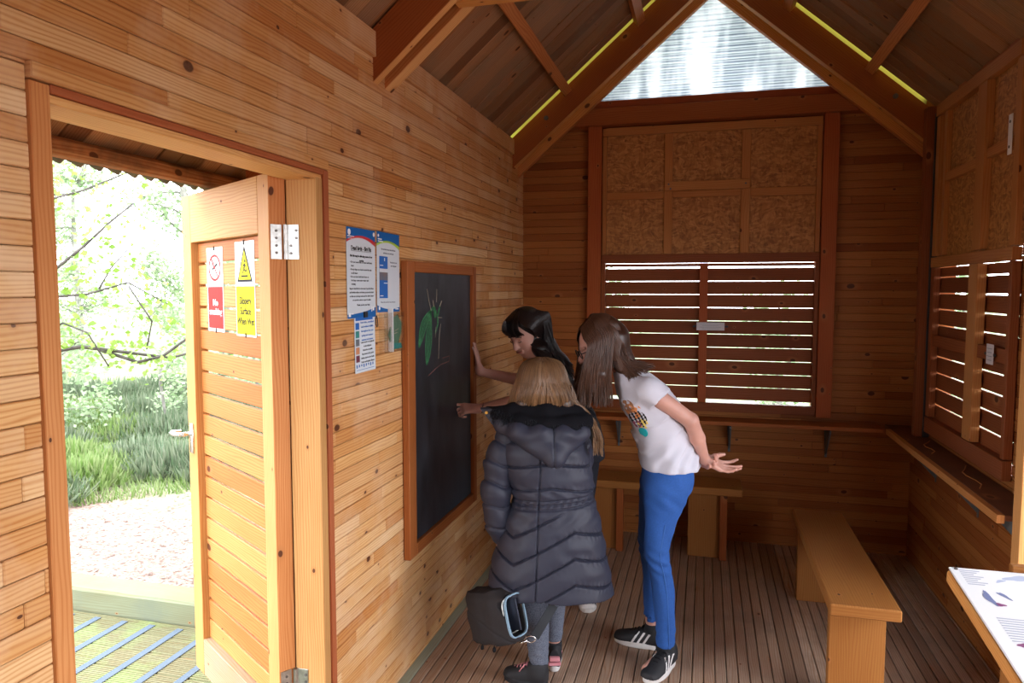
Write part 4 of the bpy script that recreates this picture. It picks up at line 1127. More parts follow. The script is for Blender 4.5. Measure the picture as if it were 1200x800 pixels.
# ================================================================== person in the white T-shirt (faces -x in own frame)
def person_tee():
    t = persp_root('person in white T-shirt and blue jeans leaning forward with hands behind back', (1.05, 3.1))
    hip = np.array([0., 0, .83])
    # ---- body
    F = Field((-.46, -.26, 0), (.34, .30, 1.53), .0045)
    # torso core along the lean
    F.chain([(0.015, 0, .85), (.01, 0, .96), (-.055, 0, 1.12), (-.115, 0, 1.21)], [.075, .07, .07, .05], .02)
    for s in (-1, 1): F.cone((-.11, s * .02, 1.22), (-.105, s * .12, 1.215), .035, .036, .02)
    F.cone((-.14, 0, 1.245), (-.235, 0, 1.330), .044, .042, .02)
    fw = unit((-.93, -.12, -.42)); hc = np.array([-.290, 0., 1.385])
    P, hr = head(F, hc, fw, (-.4, 0, .9), .98)
    # legs
    F.chain([(0.0, -.07, .83), (-.05, -.055, .50), (-.018, -.05, .34), (-.006, -.05, .12), (-.006, -.05, .075)], [.055, .038, .036, .029, .030], .01)
    F.chain([(0.0, .07, .83), (-.048, .10, .50), (-.028, .11, .34), (-.028, .12, .14), (-.026, .12, .085)], [.055, .038, .036, .029, .030], .01)
    for (hx, hy, tx, ty, z) in ((-.005, -.04, -.10, -.13, .05), (-.02, .115, -.13, .185, .05)): F.cone((hx, hy, z), (tx, ty, z - .015), .028, .020, .02)
    # near (left) arm: shoulder -> elbow -> wrist behind the hips
    sh = (-.105, -.145, 1.205); el = (.060, -.155, 1.090); wr = (.148, -.055, .905)
    F.chain([sh, el], [.040, .031], .02); F.chain([el, (.10, -.115, 1.01), wr], [.031, .030, .020], .012)
    hand(F, wr, (.72, .06, -.30), (.10, -.45, .9), thumb=-1, sc=.95, curl=(.30, .22, .30, .42), spread=.16)
    # far (right) arm
    sh2 = (-.105, .145, 1.205); el2 = (.07, .155, 1.07); wr2 = (.135, .04, .915)
    F.chain([sh2, el2], [.043, .034], .02); F.chain([el2, wr2], [.034, .022], .012)
    hand(F, wr2, (.45, -.75, -.35), (-.2, -.5, .7), thumb=1, sc=.95, curl=(.5, .55, .6, .6), spread=.05)
    b = F.mesh('body', M['skin'], t)
    # ---- jeans
    F = Field((-.20, -.20, .08), (.20, .24, .93), .005)
    F.loft((0, 0, 0), ((1, 0, 0), (0, 1, 0), (0, 0, 1)), [(.62, -.030, 0, .050, .080), (.72, -.016, 0, .078, .125), (.78, -.002, 0, .100, .145), (.83, .006, 0, .104, .145), (.92, .01, 0, .098, .135)], .03)
    ln = [(.10, -.003, -.05, .039, .042), (.20, -.006, -.05, .042, .044), (.34, -.016, -.05, .047, .048), (.42, -.030, -.052, .047, .048), (.50, -.050, -.055, .053, .052), (.56, -.046, -.06, .054, .055), (.65, -.034, -.065, .066, .062), (.80, -.003, -.07, .088, .070), (.87, .002, -.055, .070, .060)]
    rn = [(.135, -.028, .12, .037, .040), (.24, -.026, .118, .042, .044), (.34, -.028, .11, .046, .048), (.50, -.048, .10, .050, .052), (.56, -.048, .095, .052, .055), (.65, -.038, .085, .062, .062), (.80, -.006, .07, .086, .070), (.87, .002, .055, .070, .060)]
    for st in (ln, rn): F.loft((0, 0, 0), ((1, 0, 0), (0, 1, 0), (0, 0, 1)), st, .03, 2.1)
    # folds at knee, ankle and hip
    F.offset(lambda x, y, z: .0034 * np.sin((z + .35 * x + .2 * y) * 130 + 3 * np.sin(y * 40)) * np.exp(-((z - .47) / .06) ** 2) + .0020 * np.sin((z - .5 * x) * 130 + 40 * y) * np.exp(-((z - .16) / .05) ** 2) + .0018 * np.sin((z + .8 * x) * 95) * np.exp(-((z - .74) / .05) ** 2) + .0015 * np.sin((x * 60 + z * 35 + y * 50)))
    for (hx, hy, z) in ((-.005, -.05, .10), (-.030, .12, .132)): F.cone((hx, hy, z - .02), (hx, hy, z + .02), .033, .033, .002, 'sub')
    j = F.mesh('jeans', M['jeans'], t)
    # seam lines down the near leg and hem stitching
    pts = [(s[1] + .006, s[2] - s[4] - .0004, s[0]) for s in ln[:-2]]
    MB().tube(pts, .0022, 5).build('side_seam', M['jeanseam'], j, smooth=True)
    # ---- T-shirt : axis along lean
    F = Field((-.30, -.26, .82), (.20, .26, 1.34), .0042)
    A = np.array([.02, 0, .86]); B = np.array([-.17, 0, 1.235]); W = unit(B - A); U = unit(np.cross((0, 1, 0), W)); Lt = np.linalg.norm(B - A)
    for s in (-1, 1):
        F.chain([(-.125, s * .11, 1.215), (-.105, s * .145, 1.212), (-.02, s * .150, 1.150)], [.046, .050, .055], .02)
        lo_, hi_ = ((-.30, -.26, .9), (.20, -.001, 1.34)) if s < 0 else ((-.30, .0, .9), (.20, .26, 1.34))
        F.cut((-.062, s * .15, 1.188), (.69, 0, -.72), lo_, hi_)
        F.cone((-.062, s * .15, 1.182), (-.01, s * .15, 1.13), .043, .050, .003, 'sub')
    F.loft((0, 0, 0), ((1, 0, 0), (0, 1, 0), (0, 0, 1)),
           [(.850, .024, 0, .120, .150), (.90, .012, 0, .118, .152), (.95, .000, 0, .114, .146), (1.01, -.022, 0, .112, .146), (1.06, -.042, 0, .116, .150), (1.115, -.067, 0, .120, .152), (1.17, -.092, 0, .117, .150), (1.215, -.115, 0, .105, .140), (1.262, -.150, 0, .082, .100), (1.300, -.182, 0, .046, .062)], .022, 2.3)
    F.ell((-.215, 0, 1.315), (.070, .060, .045), .008, (0, .75, 0), 'sub')
    def folds(x, y, z):
        near = 1.0
        a = .0065 * np.sin((z * 1.0 + x * .85) * 62 + 5 * np.sin(z * 17 + y * 9)) * np.exp(-((z - .97) / .09) ** 2)
        b_ = .0052 * np.sin((x * 1.3 - z * .35) * 80 + y * 12 + 2 * np.sin(z * 30)) * np.exp(-((z - .90) / .07) ** 2)
        c_ = .0042 * np.sin((x * 1.0 + z * .9) * 75 + y * 20) * np.exp(-((z - 1.13) / .06) ** 2)
        r1 = (1 - np.abs(np.sin((z * .95 + x * .75 + y * .25) * 24 + 1.8 * np.sin(z * 11 + y * 7 + x * 5)))) ** 3
        r2 = (1 - np.abs(np.sin((x * 1.1 - z * .55 + y * .4) * 20 + 1.6 * np.sin(z * 14 - y * 9)))) ** 3
        e_ = -.015 * r1 * np.exp(-((z - 1.0) / .11) ** 2) - .010 * r2 * np.exp(-((z - 1.13) / .09) ** 2) - .009 * r2 * np.exp(-((z - .9) / .07) ** 2) + .004
        return a * .5 + b_ + c_ * .5 + e_ - .004
    F.offset(folds)
    F.cut((.02, 0, .866), (.04, 0, -1), (-.3, -.26, .8), (.2, .26, .95))
    tee = F.mesh('t_shirt', M['tee'], t)
    # chest print, patches lying on the cloth
    prt = [('print_orange', plain('print_orange', (.62, .24, .08), .8), (-.165, -.100, 1.120), .036, 30), ('print_black', M['ink'], (-.150, -.115, 1.085), .040, 75),
           ('print_yellow', plain('print_yellow', (.75, .58, .14), .8), (-.128, -.125, 1.070), .022, 60), ('print_plum', plain('print_plum', (.25, .05, .10), .8), (-.150, -.105, 1.060), .022, 45), ('print_brown', plain('print_brown', (.30, .13, .06), .8), (-.185, -.09, 1.135), .030, 50), ('print_teal', plain('print_teal', (.01, .38, .42), .8), (-.130, -.125, 1.028), .025, 16)]
    base = F.f.copy()
    for k, (nm, mm, c, r, fr) in enumerate(prt):
        c = np.array(c)
        G = Field(c - r - .05, c + r + .05, .0026)
        x, y, z = G.grid((slice(None),) * 3)
        ix = [np.clip((G.ax[i] - F.lo[i]) / F.h, 0, F.n[i] - 1.001) for i in range(3)]
        i0 = [q.astype(int) for q in ix]; w_ = [(q - i).astype(np.float32) for q, i in zip(ix, i0)]
        v = 0
        for a in (0, 1):
            for b2 in (0, 1):
                for d2 in (0, 1):
                    wt = (w_[0] if a else 1 - w_[0])[:, None, None] * (w_[1] if b2 else 1 - w_[1])[None, :, None] * (w_[2] if d2 else 1 - w_[2])[None, None, :]
                    v = v + wt * base[np.ix_(i0[0] + a, i0[1] + b2, i0[2] + d2)]
        reg = np.sqrt((x - c[0]) ** 2 + ((y - c[1]) * .5) ** 2 + (z - c[2]) ** 2) - r
        if fr: reg = np.maximum(reg, .006 * np.sin((x + z * .6) * fr * 6) + .004 * np.sin((z - x) * fr * 5) - .0015)
        G.f = np.maximum(v - .0016 - .0003 * k, np.maximum(reg, -(v + .004))).astype(np.float32)
        G.f[0] = G.f[-1] = .01; G.f[:, 0] = G.f[:, -1] = .01; G.f[:, :, 0] = G.f[:, :, -1] = .01
        try: G.mesh(nm, mm, tee)
        except Exception: pass
    # ---- hair
    F = Field((-.46, -.16, 1.10), (.02, .16, 1.53), .005)
    m_rot = hr
    F.ell(P(-.028, 0, .030), (.083, .092, .092), .01, m_rot)
    F.cone(P(.012, -.070, .02), (-.330, -.080, 1.20), .030, .020, .02); F.cone(P(.012, .070, .02), (-.335, .080, 1.20), .030, .020, .02)
    F.chain([P(-.02, -.050, .0), (-.29, -.080, 1.27), (-.305, -.084, 1.19)], [.034, .022, .012], .02)
    F.chain([P(-.04, .055, .0), (-.275, .085, 1.26), (-.285, .088, 1.18)], [.040, .030, .018], .02)
    F.chain([P(-.08, 0, .0), (-.190, 0, 1.325), (-.12, 0, 1.280)], [.055, .038, .010], .03)
    F.chain([P(-.07, -.04, .0), (-.21, -.06, 1.30), (-.15, -.08, 1.25)], [.040, .022, .008], .03)
    hb = F.mesh('hair', M['hairT'], t)
    rr = random.Random(3); paths = []
    top = lambda b: P(-.02 + rr.uniform(-.05, .06), b * .012, .125)
    for k in range(1100):
        s = -1 if rr.random() < .62 else 1
        q = rr.random()
        u_ = rr.uniform(-.075, .088)       # fore-aft position on the side of the head
        jit = lambda a: rr.uniform(-a, a)
        p0 = P(u_ * .8 - .02, s * rr.uniform(.004, .02), .132 - abs(u_) * .35)
        p1 = P(u_ - .02, s * (.070 + jit(.003)), .092 - abs(u_) * .35)
        p2 = P(u_ - .015, s * (.097 + jit(.004)), .02)
        if u_ > -.035:      # falls forward and straight down
            xe = -.378 + (.078 - u_) * 1.1 + jit(.012); ze = 1.13 + rr.random() ** 2 * .12 + abs(jit(.01))
            p3 = (P(u_, 0, 0)[0] * .5 + xe * .5 + .0, s * (.092 + jit(.012)), 1.27)
            p4 = (xe, s * (.085 + jit(.02)), ze)
            paths.append([p0, p1, p2, p3, p4])
        else:               # over the neck on to the upper back
            e = rr.random(); p3 = (-.20 + jit(.02), s * (.06 + jit(.03)), 1.335 + jit(.012))
            p4 = (-.075 - .10 * e + jit(.01), s * (.03 + .09 * rr.random()), 1.300 - .05 * e + jit(.008) + .0)
            paths.append([p0, p1, P(-.085, s * .07, .01), p3, p4])
    for k in range(700):
        a = rr.uniform(-.62, .62) * math.pi; jit = lambda q: rr.uniform(-q, q); ca, sa = -math.cos(a), math.sin(a)   # azimuth round the back of the skull
        p0 = P(-.02 + ca * .012, sa * .012, .134); p1 = P(-.025 + ca * .062, sa * .066, .104); p2 = P(-.026 + ca * (.088 + jit(.003)), sa * (.094 + jit(.003)), .03)
        e = rr.random(); yy = sa * .085
        p3 = P(-.03 + ca * .085, sa * .09, -.045); 
        p4 = (-.205 + (-ca) * -.045 + jit(.012), yy * 1.05, 1.335 - .03 * abs(sa) + jit(.01)); p5 = (-.085 - .07 * abs(sa) + jit(.03), yy * 1.15 + jit(.015), 1.302 - .055 * abs(sa) + jit(.006))
        paths.append([p0, p1, p2, p3, p4, p5])
    strands('hair_strands', paths, M['hairT'], hb, .0026, .0010)
    # glasses
    mb = MB()
    for b in (-1, 1):
        mb.tube([P(.100 + .0 * i, b * .033 + .024 * math.cos(i * math.pi / 8), .0 + .019 * math.sin(i * math.pi / 8)) for i in range(17)], .0022, 6)
        mb.tube([P(.100, b * .057, .004), P(.05, b * .078, .006), P(-.01, b * .082, .004)], .0020, 6)
    mb.tube([P(.102, -.009, .004), P(.105, 0, .007), P(.102, .009, .004)], .002, 6)
    mb.build('glasses', M['glasses'], t, smooth=True)
    # socks and shoes
    for (c, top_, base_) in (((-.006, -.05), .125, .05), ((-.022, .122), .135, .05)):
        F = Field((c[0] - .06, c[1] - .06, base_), (c[0] + .06, c[1] + .06, top_ + .02), .003)
        F.chain([(c[0] + .012, c[1], base_ + .01), (c[0], c[1], .085), (c[0] - .002, c[1], top_ - .02)], [.034, .036, .035], .01)
        z_ = F.grid((slice(None),) * 3)[2]; F.f = np.maximum(np.maximum(F.f, z_ - (.098 if base_ and c[1] < 0 else .115)), base_ + .008 - z_)
        F.mesh('sock', M['sock'], t)
    shoe(t, (.040, -.005), (-.110, -.185), 0, M['shoeblk'], M['shoewht'], stripes=M['shoewht2'], lace=M['ink'], name='shoe', collar=.10)
    shoe(t, (.030, .095), (-.185, .195), 0, M['shoeblk'], M['shoewht'], stripes=M['shoewht2'], lace=M['ink'], name='shoe', collar=.10)
    return t
person_tee()

# ================================================================== child in the long quilted coat (seen from behind)
def person_coat():
    t = persp_root('child in long dark quilted coat with black fur-trimmed hood, seen from behind', (.58, 2.82))
    F = Field((-.30, -.22, 0), (.30, .36, 1.37), .005)
    F.chain([(.01, 0, .66), (.01, 0, .85), (0, 0, 1.0), (0, 0, 1.05)], [.10, .09, .10, .06], .03)
    F.cone((0, .0, 1.06), (-.01, .03, 1.16), .045, .042, .02)
    P, hr = head(F, (-.018, .035, 1.222), unit((-.35, .93, -.25)), (0, .2, 1), .98)
    F.chain([(-.055, .0, .66), (-.045, -.012, .36), (-.023, -.03, .07)], [.06, .036, .028], .02)
    F.chain([(.065, .02, .66), (.05, .07, .36), (.045, .105, .20), (.045, .11, .06)], [.06, .036, .028, .028], .02)
    F.cone((-.02, -.035, .05), (-.11, .0, .035), .026, .018, .02); F.cone((.04, .10, .05), (.04, .19, .035), .026, .018, .02)
    # left arm hanging, right arm bent forward
    F.chain([(-.15, 0, 1.0), (-.195, -.01, .80), (-.185, .0, .61)], [.04, .034, .022], .02)
    hand(F, (-.183, .0, .615), (.06, .02, -1), (.8, .5, 0), thumb=1, sc=.85, curl=(.35, .4, .4, .4))
    F.chain([(.132, .03, .98), (.150, .15, .83), (.05, .265, .88)], [.035, .030, .022], .02)
    hand(F, (.05, .265, .88), (-.8, .4, .25), (-.3, -.7, .2), thumb=1, sc=.85, curl=(.4, .5, .5, .5))
    F.mesh('body', M['skin'], t)
    # leggings
    F = Field((-.2, -.14, .08), (.22, .2, .74), .0045)
    F.loft((0, 0, 0), ((1, 0, 0), (0, 1, 0), (0, 0, 1)), [(.085, -.024, -.03, .038, .040), (.16, -.028, -.028, .044, .046), (.26, -.034, -.02, .052, .054), (.36, -.045, -.012, .056, .058), (.5, -.05, 0, .07, .07), (.7, -.055, 0, .085, .09)], .02, 2.1)
    F.loft((0, 0, 0), ((1, 0, 0), (0, 1, 0), (0, 0, 1)), [(.125, .045, .11, .036, .040), (.20, .045, .105, .042, .046), (.30, .045, .09, .050, .054), (.36, .05, .07, .054, .058), (.5, .06, .04, .07, .07), (.7, .065, .02, .085, .09)], .02, 2.1)
    F.offset(lambda x, y, z: .0014 * np.sin((z + .3 * x) * 170) * np.exp(-((z - .12) / .05) ** 2))
    F.mesh('leggings', M['leggings'], t)
    for (c, zt) in (((-.022, -.03), .112), ((.045, .112), .125)):
        F = Field((c[0] - .06, c[1] - .06, .03), (c[0] + .06, c[1] + .06, zt + .03), .003)
        F.chain([(c[0], c[1], .05), (c[0], c[1], zt - .015)], [.036, .035], .01); z_ = F.grid((slice(None),) * 3)[2]; F.f = np.maximum(np.maximum(F.f, z_ - (zt - .012)), .04 - z_)
        F.mesh('sock', M['sock'], t)
    o1 = shoe(t, (.010, -.065), (-.165, .020), 0, M['shoeblk'], M['shoeblk'], w=.040, lace=M['pinkrub'], name='shoe', collar=.095)
    o2 = shoe(t, (.045, .055), (.045, .245), 0, M['shoeblk'], M['shoewht'], w=.040, name='shoe', stripes=M['pinkrub'], collar=.10)
    tag(o2, 'black trainer with pink stripes')
    MB().box((-.002, 0, .062), Y, Z, X, .022, .008, .012, .003).build('heel_tab', M['pinkrub'], o2); MB().box((-.001, 0, .040), Y, Z, X, .026, .006, .012, .003).build('heel_tab', M['pinkrub'], o2)
    # ---- coat
    zig = lambda xs, z0: None
    def tri(u):    # zig-zag with peaks at x=.11 and valleys at x=-.13/.27
        ks = [(-.40, .07), (-.13, -.06), (.11, .07), (.34, .01), (.5, -.05)]
        return np.interp(u, [k[0] for k in ks], [k[1] for k in ks])
    def quilt(x, y, z):
        zz = z - tri(x)
        P1 = .100; low = np.abs((zz - .40 + 5) % P1 - P1 / 2)
        seam = np.exp(-((low - P1 / 2) / .0036) ** 2); puff = np.abs(np.cos((zz - .40) / P1 * math.pi)) ** 2
        m = 1 / (1 + np.exp((z - .735) * 140))
        up = z + .16 * np.abs(x - .02)
        P3 = .098; s2 = np.abs((up - .845 + 5) % P3 - P3 / 2); seam2 = np.exp(-((s2 - P3 / 2) / .0036) ** 2); puff2 = np.abs(np.cos((up - .845) / P3 * math.pi)) ** 2
        mu = 1 / (1 + np.exp(-(z - .815) * 140))
        d = m * (.0135 * seam + .0042 * puff) + mu * (.012 * seam2 + .003 * puff2)
        for w0 in (.758, .775, .792): d = d + .006 * np.exp(-((z - w0 - .07 * (x - .03)) / .0036) ** 2)
        d = d + .0022 * np.sin(x * 230 + 2 * np.sin(z * 60)) * np.exp(-((z - .775 - .07 * (x - .03)) / .02) ** 2) + .006 * np.exp(-((z - .775) / .03) ** 2)
        d = d + .0022 * np.sin(x * 85 + 5 * np.sin(z * 23)) * (np.exp(-((z - .725) / .03) ** 2) + np.exp(-((z - .825) / .025) ** 2))
        pk = np.exp(-((low - P1 / 2) / .016) ** 2) * m + np.exp(-((s2 - P3 / 2) / .016) ** 2) * mu
        d = d + .0014 * pk * np.sin(x * 210 + y * 190 + 4 * np.sin(z * 37)) + .0018 * np.sin(x * 24 + z * 55 + 2 * np.sin(z * 19 + x * 11)) * np.sin(x * 37 - z * 29 + y * 21)
        d = d + .0011 * np.sin(x * 47 + z * 31) * np.sin(z * 53 - x * 21 + y * 30)
        # princess seam
        xl = -.045 + .04 * (z - .4)
        d = d + np.where((y < 0) , 1.0, 0.0) * .009 * np.exp(-((x - xl) / .003) ** 2)
        return d
    F = Field((-.34, -.26, .36), (.34, .26, 1.14), .0034)
    F.loft((0, 0, 0), ((1, 0, 0), (0, 1, 0), (0, 0, 1)),
           [(.385, .022, .0, .262, .185), (.48, .020, .0, .248, .178), (.58, .022, .0, .226, .165), (.68, .028, 0, .200, .150), (.775, .034, 0, .172, .132), (.86, .020, 0, .176, .135), (.95, .0, 0, .182, .135), (1.02, -.008, 0, .160, .115), (1.075, -.005, .005, .095, .08)], .01, 2.25)
    F.offset(quilt)
    # hem dips at the middle of the back
    x, y, z = F.grid((slice(None),) * 3); F.f = np.maximum(F.f, (.392 + .010 * np.cos(x * 10) - .01 * np.sin(x * 26) * .4) - z)
    F.loft((0, 0, 0), ((1, 0, 0), (0, 1, 0), (0, 0, 1)), [(.30, .022, 0, .238, .160), (.46, .022, .0, .225, .155), (.52, .02, 0, .15, .1)], .003, 2.25, mode='sub')
    coat = F.mesh('coat', M['coat'], t)
    # sleeves
    def sleeve(pts, rs):
        pts = np.array(pts, float); lo = pts.min(0) - max(rs) - .03; hi = pts.max(0) + max(rs) + .03
        F = Field(lo, hi, .0045); F.chain(list(pts), rs, .03)
        L = np.concatenate([[0], np.cumsum(np.linalg.norm(np.diff(pts, axis=0), axis=1))])
        def q(x, y, z):
            s = 1e9; best = None
            for i in range(len(pts) - 1):
                b = pts[i + 1] - pts[i]; bb = b @ b; t_ = np.clip(((x - pts[i][0]) * b[0] + (y - pts[i][1]) * b[1] + (z - pts[i][2]) * b[2]) / bb, 0, 1)
                d = (x - pts[i][0] - t_ * b[0]) ** 2 + (y - pts[i][1] - t_ * b[1]) ** 2 + (z - pts[i][2] - t_ * b[2]) ** 2
                a = L[i] + t_ * math.sqrt(bb)
                if best is None: best, s = d, a
                else: s = np.where(d < best, a, s); best = np.minimum(best, d)
            s = s + .010 * np.sin(x * 40 + y * 25)
            dd = np.abs((s + 5) % .085 - .0425)
            return .0075 * np.exp(-((dd - .0425) / .005) ** 2) + .004 * np.abs(np.cos(s / .085 * math.pi)) ** 2 + .001 * np.sin(z * 70 + x * 60 + y * 33)
        F.offset(q); return F.mesh('sleeve', M['coat'], coat)
    sleeve([(-.150, .0, 1.015), (-.185, -.01, .93), (-.200, -.02, .80), (-.192, -.01, .68), (-.180, 0, .615)], [.058, .060, .060, .054, .042])
    sleeve([(.132, .03, 1.005), (.145, .08, .92), (.150, .15, .83), (.10, .21, .86), (.060, .26, .88)], [.058, .058, .056, .05, .042])
    # ---- hood lying on the back, fur rim
    F = Field((-.29, -.24, .86), (.26, .16, 1.20), .004)
    for hx, hy, hz_, hr_ in ((-.165, -.035, 1.085, .040), (-.10, -.095, 1.060, .050), (-.02, -.120, 1.050, .052), (.06, -.118, 1.048, .052), (.130, -.075, 1.055, .045)):
        F.cone((hx, hy, hz_), (.030, -.158, .968), hr_, .022, .03)
    F.cone((-.165, -.03, 1.085), (-.235, .010, 1.120), .034, .010, .03); F.cone((.12, -.04, 1.06), (.16, .01, 1.085), .045, .03, .03)
    F.ell((-.01, .035, 1.155), (.17, .10, .075), .012, mode='sub')
    F.offset(lambda x, y, z: .006 * np.exp(-((x - .026) / .0035) ** 2) * (y < -.05) + .003 * np.sin(z * 80 + 14 * np.abs(x)) * np.exp(-((z - 1.03) / .04) ** 2) + .002 * np.sin(x * 60 + z * 40))
    F.mesh('hood', M['coat'], coat)
    rim = [(-.235, .015, 1.130), (-.19, -.03, 1.118), (-.10, -.085, 1.100), (.0, -.112, 1.090), (.09, -.10, 1.090), (.150, -.055, 1.092), (.172, .01, 1.100), (.13, .05, 1.12)]
    F = Field((-.30, -.2, 1.0), (.26, .16, 1.22), .004)
    F.chain(rim, [.014, .024, .030, .032, .034, .034, .028, .02], .02)
    F.chain([(-.22, .01, 1.125), (-.13, -.04, 1.135), (0, -.065, 1.132), (.12, -.03, 1.125)], [.014, .03, .04, .035], .02)
    fur = F.mesh('fur_trim', M['fur'], coat)
    rr = random.Random(5); paths = []
    for k in range(3200):
        i = .9 + rr.random() * (len(rim) - 1.901); a = int(i); f_ = i - a
        c = np.array(rim[a]) * (1 - f_) + np.array(rim[a + 1]) * f_
        d = unit((rr.gauss(0, .6), -.6 + rr.gauss(0, .6), rr.gauss(-.1, .8))); p = c + d * .026; g = np.array([rr.gauss(0, .008), -.012, -.022])
        g = g * .6; paths.append([p, p + d * .006 + g * .3, p + d * .008 + g])
    strands('fur_strands', paths, plain('fur_tip', (.014, .016, .022), .6, spec=.3), fur, .0011, .0003)
    # lapel flap with stud
    MB().prism([(-.262, -.012, 1.138), (-.175, -.045, 1.140), (-.205, -.040, 1.068)], (0, .022, .004)).build('lapel', M['coat'], coat)
    st = MB().cyl((-.236, -.020, 1.126), (-.238, -.032, 1.126), .006, 14).build('gold_stud', plain('gold_stud', (.72, .48, .12), .3, 1.0), coat); tag(st, 'small gold stud')
    # ---- hair
    F = Field((-.20, -.14, 1.05), (.20, .17, 1.37), .0045)
    F.ell(P(-.024, 0, .026), (.086, .095, .090), .01, hr)
    F.chain([(-.07, -.005, 1.21), (-.082, -.03, 1.16), (-.07, -.045, 1.115)], [.042, .036, .02], .02)
    F.chain([(.045, -.01, 1.21), (.072, -.03, 1.16), (.09, -.04, 1.11)], [.044, .034, .016], .02)
    F.chain([(-.01, -.02, 1.21), (-.02, -.045, 1.15), (-.02, -.05, 1.12)], [.055, .036, .02], .02)
    hb = F.mesh('hair', M['hairC'], t)
    paths = []
    for k in range(1500):
        a = rr.uniform(-math.pi * 1.08, math.pi * .08); jit = lambda q: rr.uniform(-q, q)
        ca, sa = math.cos(a), math.sin(a); hcx, hcy = -.012, .03
        p0 = (hcx + .012 * ca + jit(.008), hcy - .015 + .015 * sa, 1.342 + jit(.003)); R1, R2 = .104 + jit(.003), .108
        p1 = (hcx + ca * R1 * .72, hcy + sa * R2 * .72, 1.322); p2 = (hcx + ca * R1, hcy + sa * R2, 1.255)
        xb = hcx + ca * (R1 + .012)
        if rr.random() < .6: xb = xb + (.035 if xb > .0 else -.02) 
        ze = rr.uniform(1.06, 1.145); p3 = ((hcx + ca * R1) * .5 + xb * .5 + jit(.008), hcy + sa * R2 * .95 - .012 + jit(.006), 1.19); p4 = (xb + jit(.012), -.045 + hcy * .2 + (.04 if abs(ca) > .8 else 0) + jit(.012), ze)
        paths.append([p0, p1, p2, p3, p4])
    for k in range(240):    # ends hanging over the right shoulder
        q = rr.random(); jit = lambda a: rr.uniform(-a, a)
        paths.append([(.085 + jit(.02), .0 + jit(.03), 1.235), (.105 + jit(.018), -.02 + jit(.02), 1.175), (.150 + jit(.018), -.02 + jit(.015), 1.135), (.195 + jit(.014), -.04 + jit(.012), 1.07), (.208 + jit(.022), -.055 + jit(.018), .955 + rr.random() * .07)])
    strands('hair_strands', paths, M['hairC'], hb, .0026, .0010)
    return t
person_coat()

